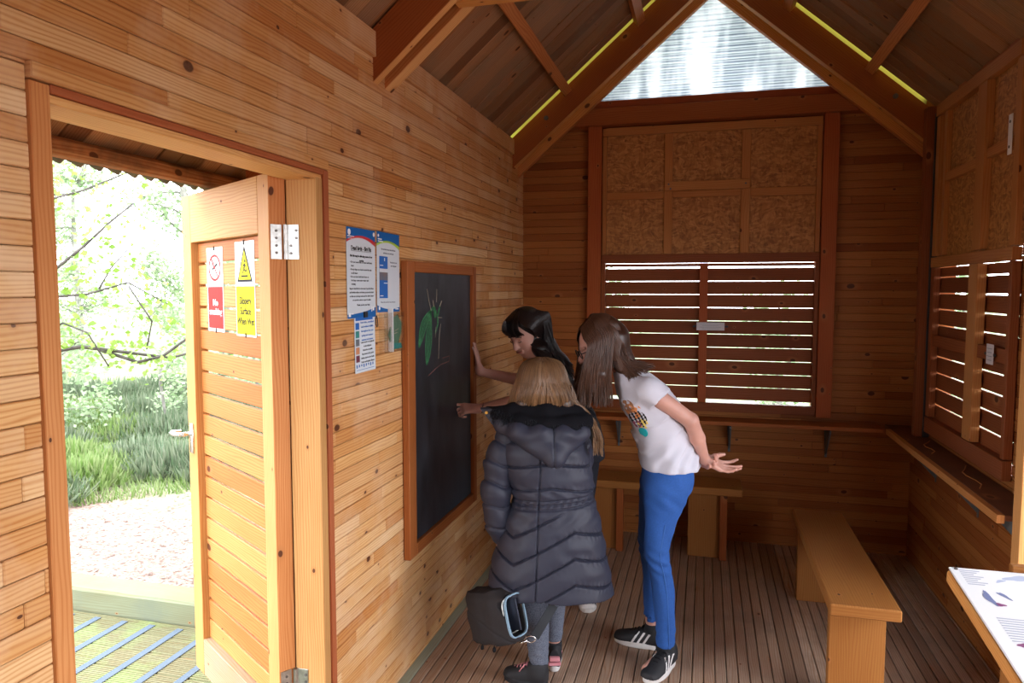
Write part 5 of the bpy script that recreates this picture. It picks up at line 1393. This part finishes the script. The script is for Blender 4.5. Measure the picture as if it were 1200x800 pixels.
# ================================================================== dark-haired person touching the chalkboard
def person_dark():
    t = persp_root('dark-haired person in black top bending down with both hands on the chalkboard', (.5, 3.6))
    F = Field((-.60, -.26, 0), (.20, .26, 1.54), .0045)
    F.chain([(.10, .02, .84), (.07, .02, .98), (-.02, .01, 1.12), (-.05, .0, 1.19)], [.09, .08, .085, .06], .03)
    for s in (-1, 1): F.cone((-.05, 0, 1.19), (-.06, s * .13, 1.185), .05, .04, .03)
    F.cone((-.08, 0, 1.22), (-.165, -.01, 1.315), .045, .042, .02)
    fw = unit((-.62, -.62, -.50)); hc = np.array([-.190, -.015, 1.400])
    P, hr = head(F, hc, fw, (-.3, -.25, .9), .98)
    F.chain([(.10, -.06, .84), (.09, -.07, .47), (.13, -.04, .09)], [.08, .05, .034], .02)
    F.chain([(.10, .10, .84), (.08, .11, .47), (.12, .12, .09)], [.08, .05, .034], .02)
    F.cone((.125, -.05, .06), (.105, -.13, .04), .028, .02, .02); F.cone((.12, .12, .06), (.02, .12, .04), .028, .02, .02)
    # far arm: hand flat against wall beside the board frame
    F.chain([(-.07, .13, 1.185), (-.20, .135, 1.135), (-.425, .085, 1.188)], [.042, .034, .022], .015)
    hand(F, (-.428, .085, 1.190), (-.16, .10, 1.0), (-.9, .1, .1), thumb=-1, sc=.92, curl=(.10, .06, .05, .10), spread=.22)
    # near arm: reaches across to the board
    F.chain([(-.07, -.13, 1.18), (-.18, -.14, 1.085), (-.425, -.110, 1.026)], [.042, .034, .022], .015)
    hand(F, (-.428, -.110, 1.026), (-.98, -.18, .05), (-.1, .6, -.7), thumb=-1, sc=.88, curl=(.08, .75, 1.0, 1.15), spread=.02, thumb_ang=.45)
    F.mesh('body', M['skin'], t)
    # top
    F = Field((-.26, -.26, .78), (.26, .28, 1.28), .005)
    F.loft((0, 0, 0), ((1, 0, 0), (0, 1, 0), (0, 0, 1)), [(.82, .10, .02, .12, .17), (.92, .09, .02, .105, .155), (1.0, .06, .015, .10, .155), (1.08, .01, .01, .105, .165), (1.15, -.03, 0, .095, .165), (1.21, -.045, 0, .065, .13)], .02)
    for s in (-1, 1): F.cone((-.05, s * .10, 1.185), (-.10, s * .145, 1.160), .058, .055, .03)
    F.ell((-.13, -.02, 1.245), (.07, .07, .08), .01, mode='sub')
    F.offset(lambda x, y, z: .004 * np.sin(z * 60 + x * 30) * np.sin(y * 30))
    F.mesh('black_top', M['darktop'], t)
    F = Field((-.1, -.2, .06), (.28, .26, .9), .006)
    F.loft((0, 0, 0), ((1, 0, 0), (0, 1, 0), (0, 0, 1)), [(.76, .10, .02, .12, .165), (.86, .10, .02, .11, .155)], .02)
    for (y0, y1) in ((-.04, -.07), (.12, .11)):
        F.loft((0, 0, 0), ((1, 0, 0), (0, 1, 0), (0, 0, 1)), [(.09, .125, y0, .045, .046), (.3, .10, (y0 + y1) / 2, .055, .055), (.47, .09, y1, .058, .06), (.8, .10, y1 * .9, .09, .085)], .02, 2.1)
    F.mesh('trousers', M['navy'], t)
    shoe(t, (.142, .030), (.118, -.165), 0, M['shoeblk'], M['shoewht'], w=.046, name='shoe', lace=M['shoewht2'], toecap=M['shoewht'], collar=.09)
    shoe(t, (.150, .13), (-.05, .115), 0, M['shoeblk'], M['shoewht'], w=.046, name='shoe', lace=M['shoewht2'], toecap=M['shoewht'], collar=.09)
    # face details
    for b in (-1, 1):
        MB().tube([P(.090, b * .016, .024), P(.090, b * .032, .028), P(.080, b * .048, .022)], [.002, .0028, .0012], 6).build('eyebrow', M['hairD'], t, smooth=True)
        MB().tube([P(.0875, b * .019, -.002), P(.090, b * .030, -.005), P(.083, b * .041, -.001)], .0017, 6).build('eyelashes', M['ink'], t, smooth=True)
    MB().tube([P(.094, -.020, -.062), P(.0965, 0, -.0625), P(.094, .020, -.062)], [.0022, .005, .0022], 8).build('lips', plain('lips', (.42, .13, .10), .5), t, smooth=True)
    # hair: long, from the crown to the right shoulder and down the back
    F = Field((-.34, -.18, 1.0), (.10, .18, 1.54), .005)
    F.ell(P(-.028, 0, .032), (.088, .094, .094), .01, hr)
    F.chain([P(.0, .070, .02), (-.10, -.10, 1.30), (-.075, -.13, 1.18)], [.034, .034, .02], .02) if False else None
    F.chain([P(-.05, 0, .0), (-.10, .02, 1.32), (-.02, .02, 1.23), (.03, .02, 1.10)], [.07, .066, .055, .02], .03)
    F.chain([P(-.02, .06, .0), (-.115, -.06, 1.32), (-.06, -.08, 1.22), (-.03, -.09, 1.08)], [.04, .034, .03, .012], .03)
    hb = F.mesh('hair', M['hairD'], t)
    rr = random.Random(11); paths = []
    for k in range(1000):
        jit = lambda a: rr.uniform(-a, a); s = 1 if rr.random() < .55 else -1; u_ = rr.uniform(-.085, .065)
        p0 = P(-.01 + u_ * .5, s * .008, .134 - abs(u_) * .2); p1 = P(u_ - .01, s * .068, .100 - abs(u_) * .3); p2 = P(u_ - .03, s * .100, .03)
        e = rr.random()
        if s > 0: p3 = (-.13 + .05 * e, -.09 + jit(.02), 1.31); p4 = (-.045 + .05 * e + jit(.02), -.11 + jit(.02), 1.05 + rr.random() * .12)
        else: p3 = (-.10 + .05 * e, .06 + jit(.03), 1.30); p4 = (.03 + .03 * e + jit(.02), .05 + jit(.05), 1.08 + rr.random() * .12)
        if u_ < -.02 : p3 = (-.06 + jit(.03), jit(.07), 1.31); p4 = (.035 + jit(.02), jit(.08), 1.14 + rr.random() * .1)
        paths.append([p0, p1, p2, p3, p4])
    for k in range(150):     # fringe over the brow
        b = rr.uniform(-.062, .062)
        paths.append([P(.0, b * .3, .128), P(.060, b * .8, .105), P(.088, b, .066), P(.094 - abs(b) * .35, b * 1.12, .026 + rr.random() * .01)])
    strands('hair_strands', paths, M['hairD'], hb, .0026, .0010)
    # bracelet and ring on the near hand
    ctr = np.array([-.405, -.112, 1.030])
    MB().tube([tuple(ctr + .0245 * (np.array([0, 1, 0]) * math.cos(i * math.pi / 8) + np.array([.15, 0, 1]) * math.sin(i * math.pi / 8))) for i in range(17)], .0022, 6).build('bracelet', M['ink'], t, smooth=True)
    return t
person_dark()

# ================================================================== shoulder bag hanging beside the child's legs
def bag():
    t = empty('shoulder_bag', (.58, 2.82, 0), RZ, 'open black shoulder bag with pale blue lining edge, hanging beside the coated child', 'bag')
    F = Field((-.36, -.26, .20), (-.04, .02, .47), .004)
    A = (Matrix.Rotation(math.radians(-42), 3, 'Z') @ Matrix.Rotation(math.radians(-16), 3, 'Y'))
    F.loft((-.20, -.12, .335), (A @ X, A @ Y, A @ Z), [(-.100, .0, 0, .105, .058), (-.085, 0, 0, .118, .068), (0, 0, 0, .120, .070), (.075, -.01, 0, .108, .064), (.100, -.03, 0, .075, .048)], .01, 3.2)
    ax = A @ X
    F.loft((-.20, -.12, .335), (A @ Y, A @ Z, A @ X), [(.045, 0, .00, .046, .070), (.14, 0, .0, .052, .082)], .006, 4, mode='sub')
    F.offset(lambda x, y, z: .003 * np.sin(x * 70 + z * 45) * np.sin(y * 50 + z * 20) + .004 * np.exp(-((z - .30 + .35 * (x + .2)) / .004) ** 2))
    b = F.mesh('bag_body', plain('bag_black_canvas', (.028, .025, .026), .85, spec=.15, bump=.3, bscale=300), t)
    o = V((-.20, -.12, .335)); Bx = A @ X; By = A @ Y; Bz = A @ Z
    def loop(d, ry, rz, n=28):
        return [o + Bx * d + By * (ry * math.copysign(abs(math.cos(a)) ** .5, math.cos(a))) + Bz * (rz * math.copysign(abs(math.sin(a)) ** .5, math.sin(a))) for a in [2 * math.pi * i / n for i in range(n + 1)]]
    m1 = plain('pale_blue_trim', (.20, .32, .42), .6)
    mb = MB(); L0 = loop(.112, .050, .078)
    for a, c in zip(L0, L0[1:]):
        d = (c - a); 
        if d.length > 1e-4: mb.bar(a, c, .011, .006, up=((a + c) / 2 - o - Bx * .112), ch=.001)
    mb.build('lining_edge', m1, b)
    mb = MB(); mb.box(o + Bx * .085 + By * .012, Bz, Bx, By, .060, .030, .004, .002); mb.build('inner_pocket', plain('lining_navy', (.02, .028, .05), .7), b)
    mb = MB(); L1 = loop(.085, .040, .066); mb.tube(L1, .003, 6, caps=False); mb.build('zip', M['metal'], b, smooth=True)
    # zip pulls dangling below
    for q, (dx, dz) in enumerate(((-.085, -.098), (-.018, -.104))):
        p = o + Bx * dx + Bz * dz + By * -.02
        MB().tube([p, p - Z * .018], .002, 6).tube([p - Z * .018, p - Z * .024, p - Z * .034, p - Z * .038], [.003, .0065, .0065, .003], 10).build('zip_pull', M['ink'], b, smooth=True)
    # strap and metal ring
    p1 = V((-.045, -.135, .250)); p2 = V((.032, -.10, .365)); p3 = V((.05, -.05, .47))
    mb = MB(); mb.bar(p1, p2, .036, .004, up=(0, -1, .2)); mb.bar(p2, p3, .036, .004, up=(0, -1, .2)); mb.build('strap', plain('strap_webbing', (.018, .022, .028), .7, bump=.3, bscale=500), t)
    c = V((-.062, -.138, .243)); MB().tube([c + V((.020 * math.cos(a), 0, .013 * math.sin(a))) for a in [2 * math.pi * i / 16 for i in range(17)]], .0028, 8, caps=False).build('strap_ring', M['steel'], t, smooth=True)
    c = V((-.105, -.150, .232)); MB().tube([c, c + V((.03, 0, .012))], .005, 8).build('buckle', M['steel'], t, smooth=True)
    return t
bag()

# ------------------------------------------------------------------ outside: deck, kerb, ground, plants, trees
mb = MB(); y = -2.4
while y < 2.95:
    y1 = min(2.95, y + .145); mb.bb(-2.7, -.12, y, y1 - .008, -.095, -.06, 'x', ch=.003)
    for k in range(7): pass
    rr_ = rnd.random()
    yy = y + .006
    while yy < y1 - .016: mb.bb(-2.7, -.12, yy, yy + .0085, -.061, -.0565, 'x', ch=.002, r=rr_); yy += .0135
    y = y1
struct(mb.build('floor_deck', M['deck'])).name = 'floor'
t = empty('anti_slip_strips', (-1.2, 1.6, -.06), label='dark blue-grey anti-slip strips screwed along the mossy deck outside the door', cat='anti-slip strips')
gm = plain('grit_strip', (.075, .105, .14), .9, bump=.6, bscale=600)
for k in range(12):
    xx = -2.45 + .165 * k
    a = MB().bb(xx, xx + .036, -1.1, 2.90, -.057, -.053, 'y', ch=.001).build('strip', gm, t); a.location = (1.2, -1.6, .06)
o = MB().bb(-4.2, -.13, 2.955, 3.13, -.14, .055, 'x', ch=.012).build('timber_kerb', M['sleeper']); tag(o, 'mossy green timber kerb at the end of the deck outside', 'kerb')
# eave: rough beam and boards
o = MB().bb(-.640, -.575, RY0, 4.4, 2.0, 2.052, 'y', ch=.014).build('eave_beam', M['bark']); tag(o, 'rough bark-edged beam under the eave outside the door', 'beam')
mb = MB(); y = RY0
U_ = V((1, 0, SL)).normalized(); W_n = V((-SL, 0, 1)).normalized()
while y < 4.4:
    w = rnd.uniform(.13, .2); y1 = min(4.4, y + w); c = V((-.33, (y + y1) / 2, 2.575 - SL * .33)) - W_n * (.008 + rnd.uniform(0, .006))
    mb.box(c, U_, Y, W_n, .22 * sn / 1.0, (y1 - y) / 2 - .003, .007, .003); y = y1
struct(mb.build('ceiling_eave', M['eaveboard'])).name = 'ceiling'

def ground_mat():
    m, nt, b, out = new_mat('forest_floor')
    ge = nt.nodes.new('ShaderNodeNewGeometry').outputs['Position']
    n1 = N(nt, 'ShaderNodeTexNoise', inp={'Scale': .55, 'Detail': 4.0}); nt.links.new(ge, n1.inputs[0])
    n2 = N(nt, 'ShaderNodeTexNoise', inp={'Scale': 38.0, 'Detail': 5.0, 'Roughness': .7}); nt.links.new(ge, n2.inputs[0])
    n3 = N(nt, 'ShaderNodeTexNoise', inp={'Scale': 5.0, 'Detail': 5.0}); nt.links.new(ge, n3.inputs[0])
    litter = ramp(nt, n2.outputs[0], [(.32, (.07, .035, .025)), (.47, (.20, .13, .10)), (.62, (.30, .225, .19)), (.75, (.12, .06, .045))])
    grass = ramp(nt, n3.outputs[0], [(.35, (.12, .18, .07)), (.55, (.18, .22, .11)), (.7, (.26, .24, .17))])
    sep = nt.nodes.new('ShaderNodeSeparateXYZ'); nt.links.new(ge, sep.inputs[0])
    # worn path close to the hut
    d = math_(nt, 'MULTIPLY_ADD', sep.outputs[1], .22, math_(nt, 'MULTIPLY', n1.outputs[0], 1.2))
    mask = ramp(nt, d, [(0.0, (0, 0, 0)), (.62, (0, 0, 0)), (1.0, (1, 1, 1))])
    m2 = math_(nt, 'MULTIPLY_ADD', sep.outputs[1], -.2, 1.95)
    f = ramp(nt, math_(nt, 'ADD', math_(nt, 'MULTIPLY', sep.outputs[1], .16), math_(nt, 'MULTIPLY', n1.outputs[0], .35)), [(.90, (0, 0, 0)), (1.0, (1, 1, 1))])
    nt.links.new(mixc(nt, f, litter, grass), b.inputs['Base Color']); b.inputs['Roughness'].default_value = .95
    return m
mb = MB(); n = 60; S = 60.0
rg = random.Random(21)
for i in range(n + 1):
    for j in range(n + 1):
        x = -S + 2 * S * i / n; y = -S + 2 * S * j / n; d = max(0, math.hypot(x, y - 1.5) - 7)
        mb.v.append((x, y, -.11 + (rg.random() - .5) * min(.5, d * .05)))
for i in range(n):
    for j in range(n):
        a = i * (n + 1) + j; mb._face([a, a + n + 1, a + n + 2, a + 1], [(0, 0)] * 4, .5)
struct(mb.build('floor_ground', ground_mat(), smooth=True)).name = 'floor'

def leaf_mat(name, c1, c2, tr=.5):
    m, nt, b, out = new_mat(name)
    at = N(nt, 'ShaderNodeAttribute', attribute_name='rnd').outputs['Fac']
    c = ramp(nt, at, [(0, c1), (1, c2)]); nt.links.new(c, b.inputs['Base Color']); b.inputs['Roughness'].default_value = .6
    t = nt.nodes.new('ShaderNodeBsdfTranslucent'); nt.links.new(c, t.inputs[0]); x = nt.nodes.new('ShaderNodeMixShader'); x.inputs[0].default_value = tr
    nt.links.new(b.outputs[0], x.inputs[1]); nt.links.new(t.outputs[0], x.inputs[2]); nt.links.new(x.outputs[0], out.inputs[0]); return m
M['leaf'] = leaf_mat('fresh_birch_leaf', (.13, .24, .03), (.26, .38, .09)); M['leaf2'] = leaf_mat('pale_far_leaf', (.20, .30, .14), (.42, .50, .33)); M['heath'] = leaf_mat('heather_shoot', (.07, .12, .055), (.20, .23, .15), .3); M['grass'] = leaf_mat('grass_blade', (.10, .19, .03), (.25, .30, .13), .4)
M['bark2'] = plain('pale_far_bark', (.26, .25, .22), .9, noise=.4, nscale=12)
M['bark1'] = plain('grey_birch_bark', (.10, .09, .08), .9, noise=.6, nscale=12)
def leaves(mb, pts, size, r):
    for p in pts:
        a = V((r.gauss(0, 1), r.gauss(0, 1), r.gauss(0, .6))).normalized(); b = a.cross(V((r.gauss(0, 1), r.gauss(0, 1), r.gauss(0, 1)))).normalized(); s = size * r.uniform(.6, 1.3)
        k = len(mb.v); p = V(p)
        mb.v += [tuple(p), tuple(p + a * s * .5 + b * s * .36), tuple(p + a * s), tuple(p + a * s * .5 - b * s * .36)]
        mb._face([k, k + 1, k + 2, k + 3], [(0, 0)] * 4, r.random())
def tree(name, x, y, h, seed, label, leafm, nl, lsize, rad=.07, crown=(1.6, 2.2), low=.25, group=None, nb=16):
    r = random.Random(seed); t = empty(name, (x, y, -.11), label=label, cat='tree', group=group)
    tr = MB(); pts = [(r.gauss(0, .05) * i, r.gauss(0, .05) * i, h * i / 7) for i in range(8)]
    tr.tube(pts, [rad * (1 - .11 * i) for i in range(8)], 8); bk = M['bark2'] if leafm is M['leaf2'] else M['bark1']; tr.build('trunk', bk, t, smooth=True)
    br = MB(); lf = MB(); P = []
    for k in range(nb):
        z0 = h * r.uniform(low, .96); a = r.uniform(0, 2 * math.pi); L = crown[0] * r.uniform(.5, 1.0) * (1.15 - z0 / h * .6)
        q = [V((0, 0, z0))]; d = V((math.cos(a), math.sin(a), .25))
        for s in range(5): d = (d + V((r.gauss(0, .18), r.gauss(0, .18), r.gauss(-.02, .16)))).normalized(); q.append(q[-1] + d * L / 5)
        br.tube(q, [rad * .35 * (1 - .16 * i) for i in range(6)], 5)
        for i in range(1, 6):
            for _ in range(max(1, nl // (nb * 5))): P.append(q[i] + V((r.gauss(0, .2), r.gauss(0, .2), r.gauss(-.05, .22))) * crown[0] * .6)
    br.build('branches', bk, t, smooth=True); leaves(lf, P, lsize, r); lf.build('foliage', leafm, t); return t
def pol(d, deg): a = math.radians(deg); return 1.196 + d * math.sin(a), d * math.cos(a)
G_ = 'trees standing beyond the heath'
rt = random.Random(40)
k = 0
for ring, (d, step, a0) in enumerate(((12.5, 13.5, -64), (17, 10.5, -60), (22, 8.5, -63))):
    deg = a0
    while deg < -22:
        x, y = pol(d + rt.uniform(-.8, .8), deg)
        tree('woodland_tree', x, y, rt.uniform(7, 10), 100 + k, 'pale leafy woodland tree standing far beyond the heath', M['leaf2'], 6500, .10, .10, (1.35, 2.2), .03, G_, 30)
        deg += step; k += 1
for k in range(6):
    x, y = pol(9.8 + rt.uniform(-.5, .5), -60 + 6.4 * k)
    tree('sapling', x, y, rt.uniform(1.9, 3.0), 200 + k, 'young leafy sapling at the edge of the heath', M['leaf2'], 2200, .055, .022, (.65, 1.0), .1, 'saplings at the wood edge', 14)
# near birch whose boughs cross the doorway
x, y = pol(5.6, -53)
nb_ = tree('birch_tree', x, y, 4.6, 301, 'nearest birch with bare dark boughs reaching across the doorway view', M['leaf'], 1400, .045, .06, (1.5, 1.2), .22)
br = MB(); lf = MB(); P = []; r = random.Random(9)
def bp(d, deg, z): q = pol(d, deg); return V((q[0] - x, q[1] - y, z + .11))
for pts, rad_ in (([bp(5.5, -52, 1.15), bp(5.2, -48.5, 1.23), bp(5.1, -46, 1.27), bp(5.1, -43, 1.22), bp(5.2, -40.5, 1.17), bp(5.3, -38, 1.22)], .016),
                  ([bp(5.1, -45, 1.25), bp(5.1, -42.6, 1.16), bp(5.0, -41, 1.20), bp(5, -39, 1.33)], .012),
                  ([bp(5.4, -52, 1.45), bp(5.0, -48, 1.57), bp(5.0, -45.5, 1.59), bp(5.0, -43, 1.66), bp(5.1, -40.5, 1.52)], .010),
                  ([bp(5.4, -52, 1.35), bp(5.0, -48, 1.68), bp(5.0, -45.5, 1.88), bp(5.0, -44, 2.02), bp(5.1, -42.5, 2.15)], .011),
                  ([bp(5.0, -44.8, 1.62), bp(5, -44, 1.75), bp(5.1, -43, 1.86)], .006), ([bp(5.0, -43, 1.64), bp(5, -41.6, 1.42), bp(5.1, -42, 1.24)], .006),
                  ([bp(5.4, -52, 2.0), bp(5.0, -48, 2.12), bp(5.0, -45.5, 2.2), bp(5.0, -42, 2.36)], .009), ([bp(5.2, -49, 1.30), bp(5.0, -47, 1.42), bp(5.0, -45.6, 1.36), bp(5.0, -44.4, 1.15)], .007)):
    br.tube(pts, [rad_ * (1 - .12 * i) for i in range(len(pts))], 6)
    for a, b in zip(pts, pts[1:]):
        for _ in range(34): f = r.random(); P.append(a.lerp(b, f) + V((r.gauss(0, .09), r.gauss(0, .09), r.gauss(.01, .08))))
br.build('bough', M['bark1'], nb_, smooth=True); leaves(lf, P, .042, r); lf.build('bough_leaves', M['leaf'], nb_)
# heather clumps
hs = random.Random(77)
def heather(x, y, rx, h, seed, label, mat):
    r = random.Random(seed); mb = MB()
    for k in range(1100):
        a = r.uniform(0, 2 * math.pi); q = math.sqrt(r.random()); bx, by = rx * q * math.cos(a), rx * q * math.sin(a)
        hh = h * (1 - .55 * q * q) * r.uniform(.6, 1.1); d = V((r.gauss(0, .12), r.gauss(0, .12), 0)); w = r.uniform(.004, .010)
        s = V((math.cos(a * 7), math.sin(a * 7), 0)) * w; k0 = len(mb.v); b = V((bx, by, hh * .25)); t_ = V((bx * 1.08, by * 1.08, hh)) + d * .3
        mb.v += [tuple(b - s), tuple(b + s), tuple((b + t_) / 2 + s * 1.6), tuple(t_), tuple((b + t_) / 2 - s * 1.6)]; mb._face([k0, k0 + 1, k0 + 2, k0 + 3, k0 + 4], [(0, 0)] * 5, r.random())
    o = mb.build('heather_clump', mat); o.location = (x, y, -.11); tag(o, label, 'shrub', 'heather and grass clumps on the heath'); return o
k = 0
for (d, deg, rx, h) in ((7.4, -40.5, .42, .34), (7.9, -42.5, .40, .30), (7.3, -46.5, .42, .28), (7.7, -44.8, .40, .24), (8.2, -47.5, .5, .3), (9.2, -41, .6, .35), (9.4, -44, .6, .3), (9.0, -49, .6, .35), (10.8, -42.5, .7, .35), (11, -46.5, .8, .35), (6.9, -50, .5, .3), (7.2, -37, .5, .35), (10, -37, .7, .4), (12.5, -44.5, .9, .4), (13, -40.5, .9, .4), (13, -48, .9, .4), (9, -53, .7, .35), (9, -33, .7, .4)):
    x, y = pol(d, deg); g = k in (2, 3, 4, 6, 9); k += 1
    heather(x, y, rx, h, 500 + k, 'bright green grassy clump on the heath' if g else 'grey-green heather clump growing on the heath', M['grass'] if g else M['heath'])
mb = MB(); r = random.Random(31)
for k in range(16000):
    d = 6.6 + 10 * r.random() ** 1.3; x, y = pol(d, r.uniform(-58, -28)); h = r.uniform(.05, .16); a = r.uniform(0, 6.28); s = V((math.cos(a), math.sin(a), 0)) * .006
    b = V((x, y, -.11)); t_ = b + V((r.gauss(0, .04), r.gauss(0, .04), h)); k0 = len(mb.v); mb.v += [tuple(b - s), tuple(b + s), tuple(t_)]; mb._face([k0, k0 + 1, k0 + 2], [(0, 0)] * 3, r.random())
o = mb.build('heath_grass', M['grass']); tag(o, 'short pale green grass covering the heath beyond the path', 'grass', kind='stuff')
mb = MB(); r = random.Random(32)
for k in range(5000):
    d = 3.9 + 3.6 * r.random(); x, y = pol(d, r.uniform(-58, -30))
    if y < 3.16: continue
    a = r.uniform(0, 6.28); u = V((math.cos(a), math.sin(a), r.gauss(0, .1))) * r.uniform(.012, .04); s = V((-math.sin(a), math.cos(a), 0)) * r.uniform(.0015, .006); b = V((x, y, -.105)); k0 = len(mb.v)
    mb.v += [tuple(b - s), tuple(b + s), tuple(b + u + s), tuple(b + u - s)]; mb._face([k0, k0 + 1, k0 + 2, k0 + 3], [(0, 0)] * 4, r.random())
o = mb.build('leaf_litter', leaf_mat('litter', (.05, .022, .015), (.30, .20, .15), 0)); tag(o, 'pine needles and dead leaves scattered on the worn path', 'leaf litter', kind='stuff')
# shrubs behind the back wall and to the right
for k, (x, y, h) in enumerate(((-.2, 11, 2.0), (2.2, 10.6, 1.8), (4.6, 11, 2.1))):
    tree('bush', x, y, h, 700 + k, 'pale bush growing behind the hut', M['leaf2'], 900, .10, .04, (.8, 1.2), .05, 'bushes behind the hut', 18)
# ------------------------------------------------------------------ light and camera
wd = bpy.data.worlds.new('overcast'); SC.world = wd; wd.use_nodes = True
nt = wd.node_tree; nt.nodes.clear()
wo = nt.nodes.new('ShaderNodeOutputWorld'); bg = nt.nodes.new('ShaderNodeBackground')
bg.inputs[0].default_value = (.90, .93, 1.0, 1); bg.inputs[1].default_value = 8.0
nt.links.new(bg.outputs[0], wo.inputs[0])
def portal(name, loc, rot, sx, sy):
    l = bpy.data.lights.new(name, 'AREA'); l.shape = 'RECTANGLE'; l.size = sx; l.size_y = sy; l.cycles.is_portal = True
    o = bpy.data.objects.new(name, l); COL.objects.link(o); o.location = loc; o.rotation_euler = rot
P2 = math.pi / 2
portal('door_portal', (-.12, 1.58, .98), (0, -P2, 0), 2.0, .98)
portal('side_portal', (RW + .1, -.35, 1.68), (0, P2, 0), 1.66, 4.1)
portal('side_doorway_portal', (RW + .1, 2.395, 1.25), (0, P2, 0), 2.4, .9)
portal('gable_portal', (1.2, 4.9, 3.15), (-P2, 0, 0), 1.6, .9)
portal('back_portal', (1.2, 4.9, 1.33), (-P2, 0, 0), 1.4, 1.0)
cd = bpy.data.cameras.new('camera'); cam = bpy.data.objects.new('camera', cd); COL.objects.link(cam)
cd.sensor_width = 36; cd.lens = 843 / 1200 * 36; cd.clip_start = .05; cd.clip_end = 200
cam.location = (1.196, 0, 1.62)
cam.rotation_euler = (math.radians(90 - 4.17), 0, math.radians(15.0))
SC.camera = cam
SC.view_settings.view_transform = 'Standard'; SC.view_settings.look = 'None'; SC.view_settings.gamma = 1
SC.view_settings.use_curve_mapping = False; SC.view_settings.exposure = 0.45
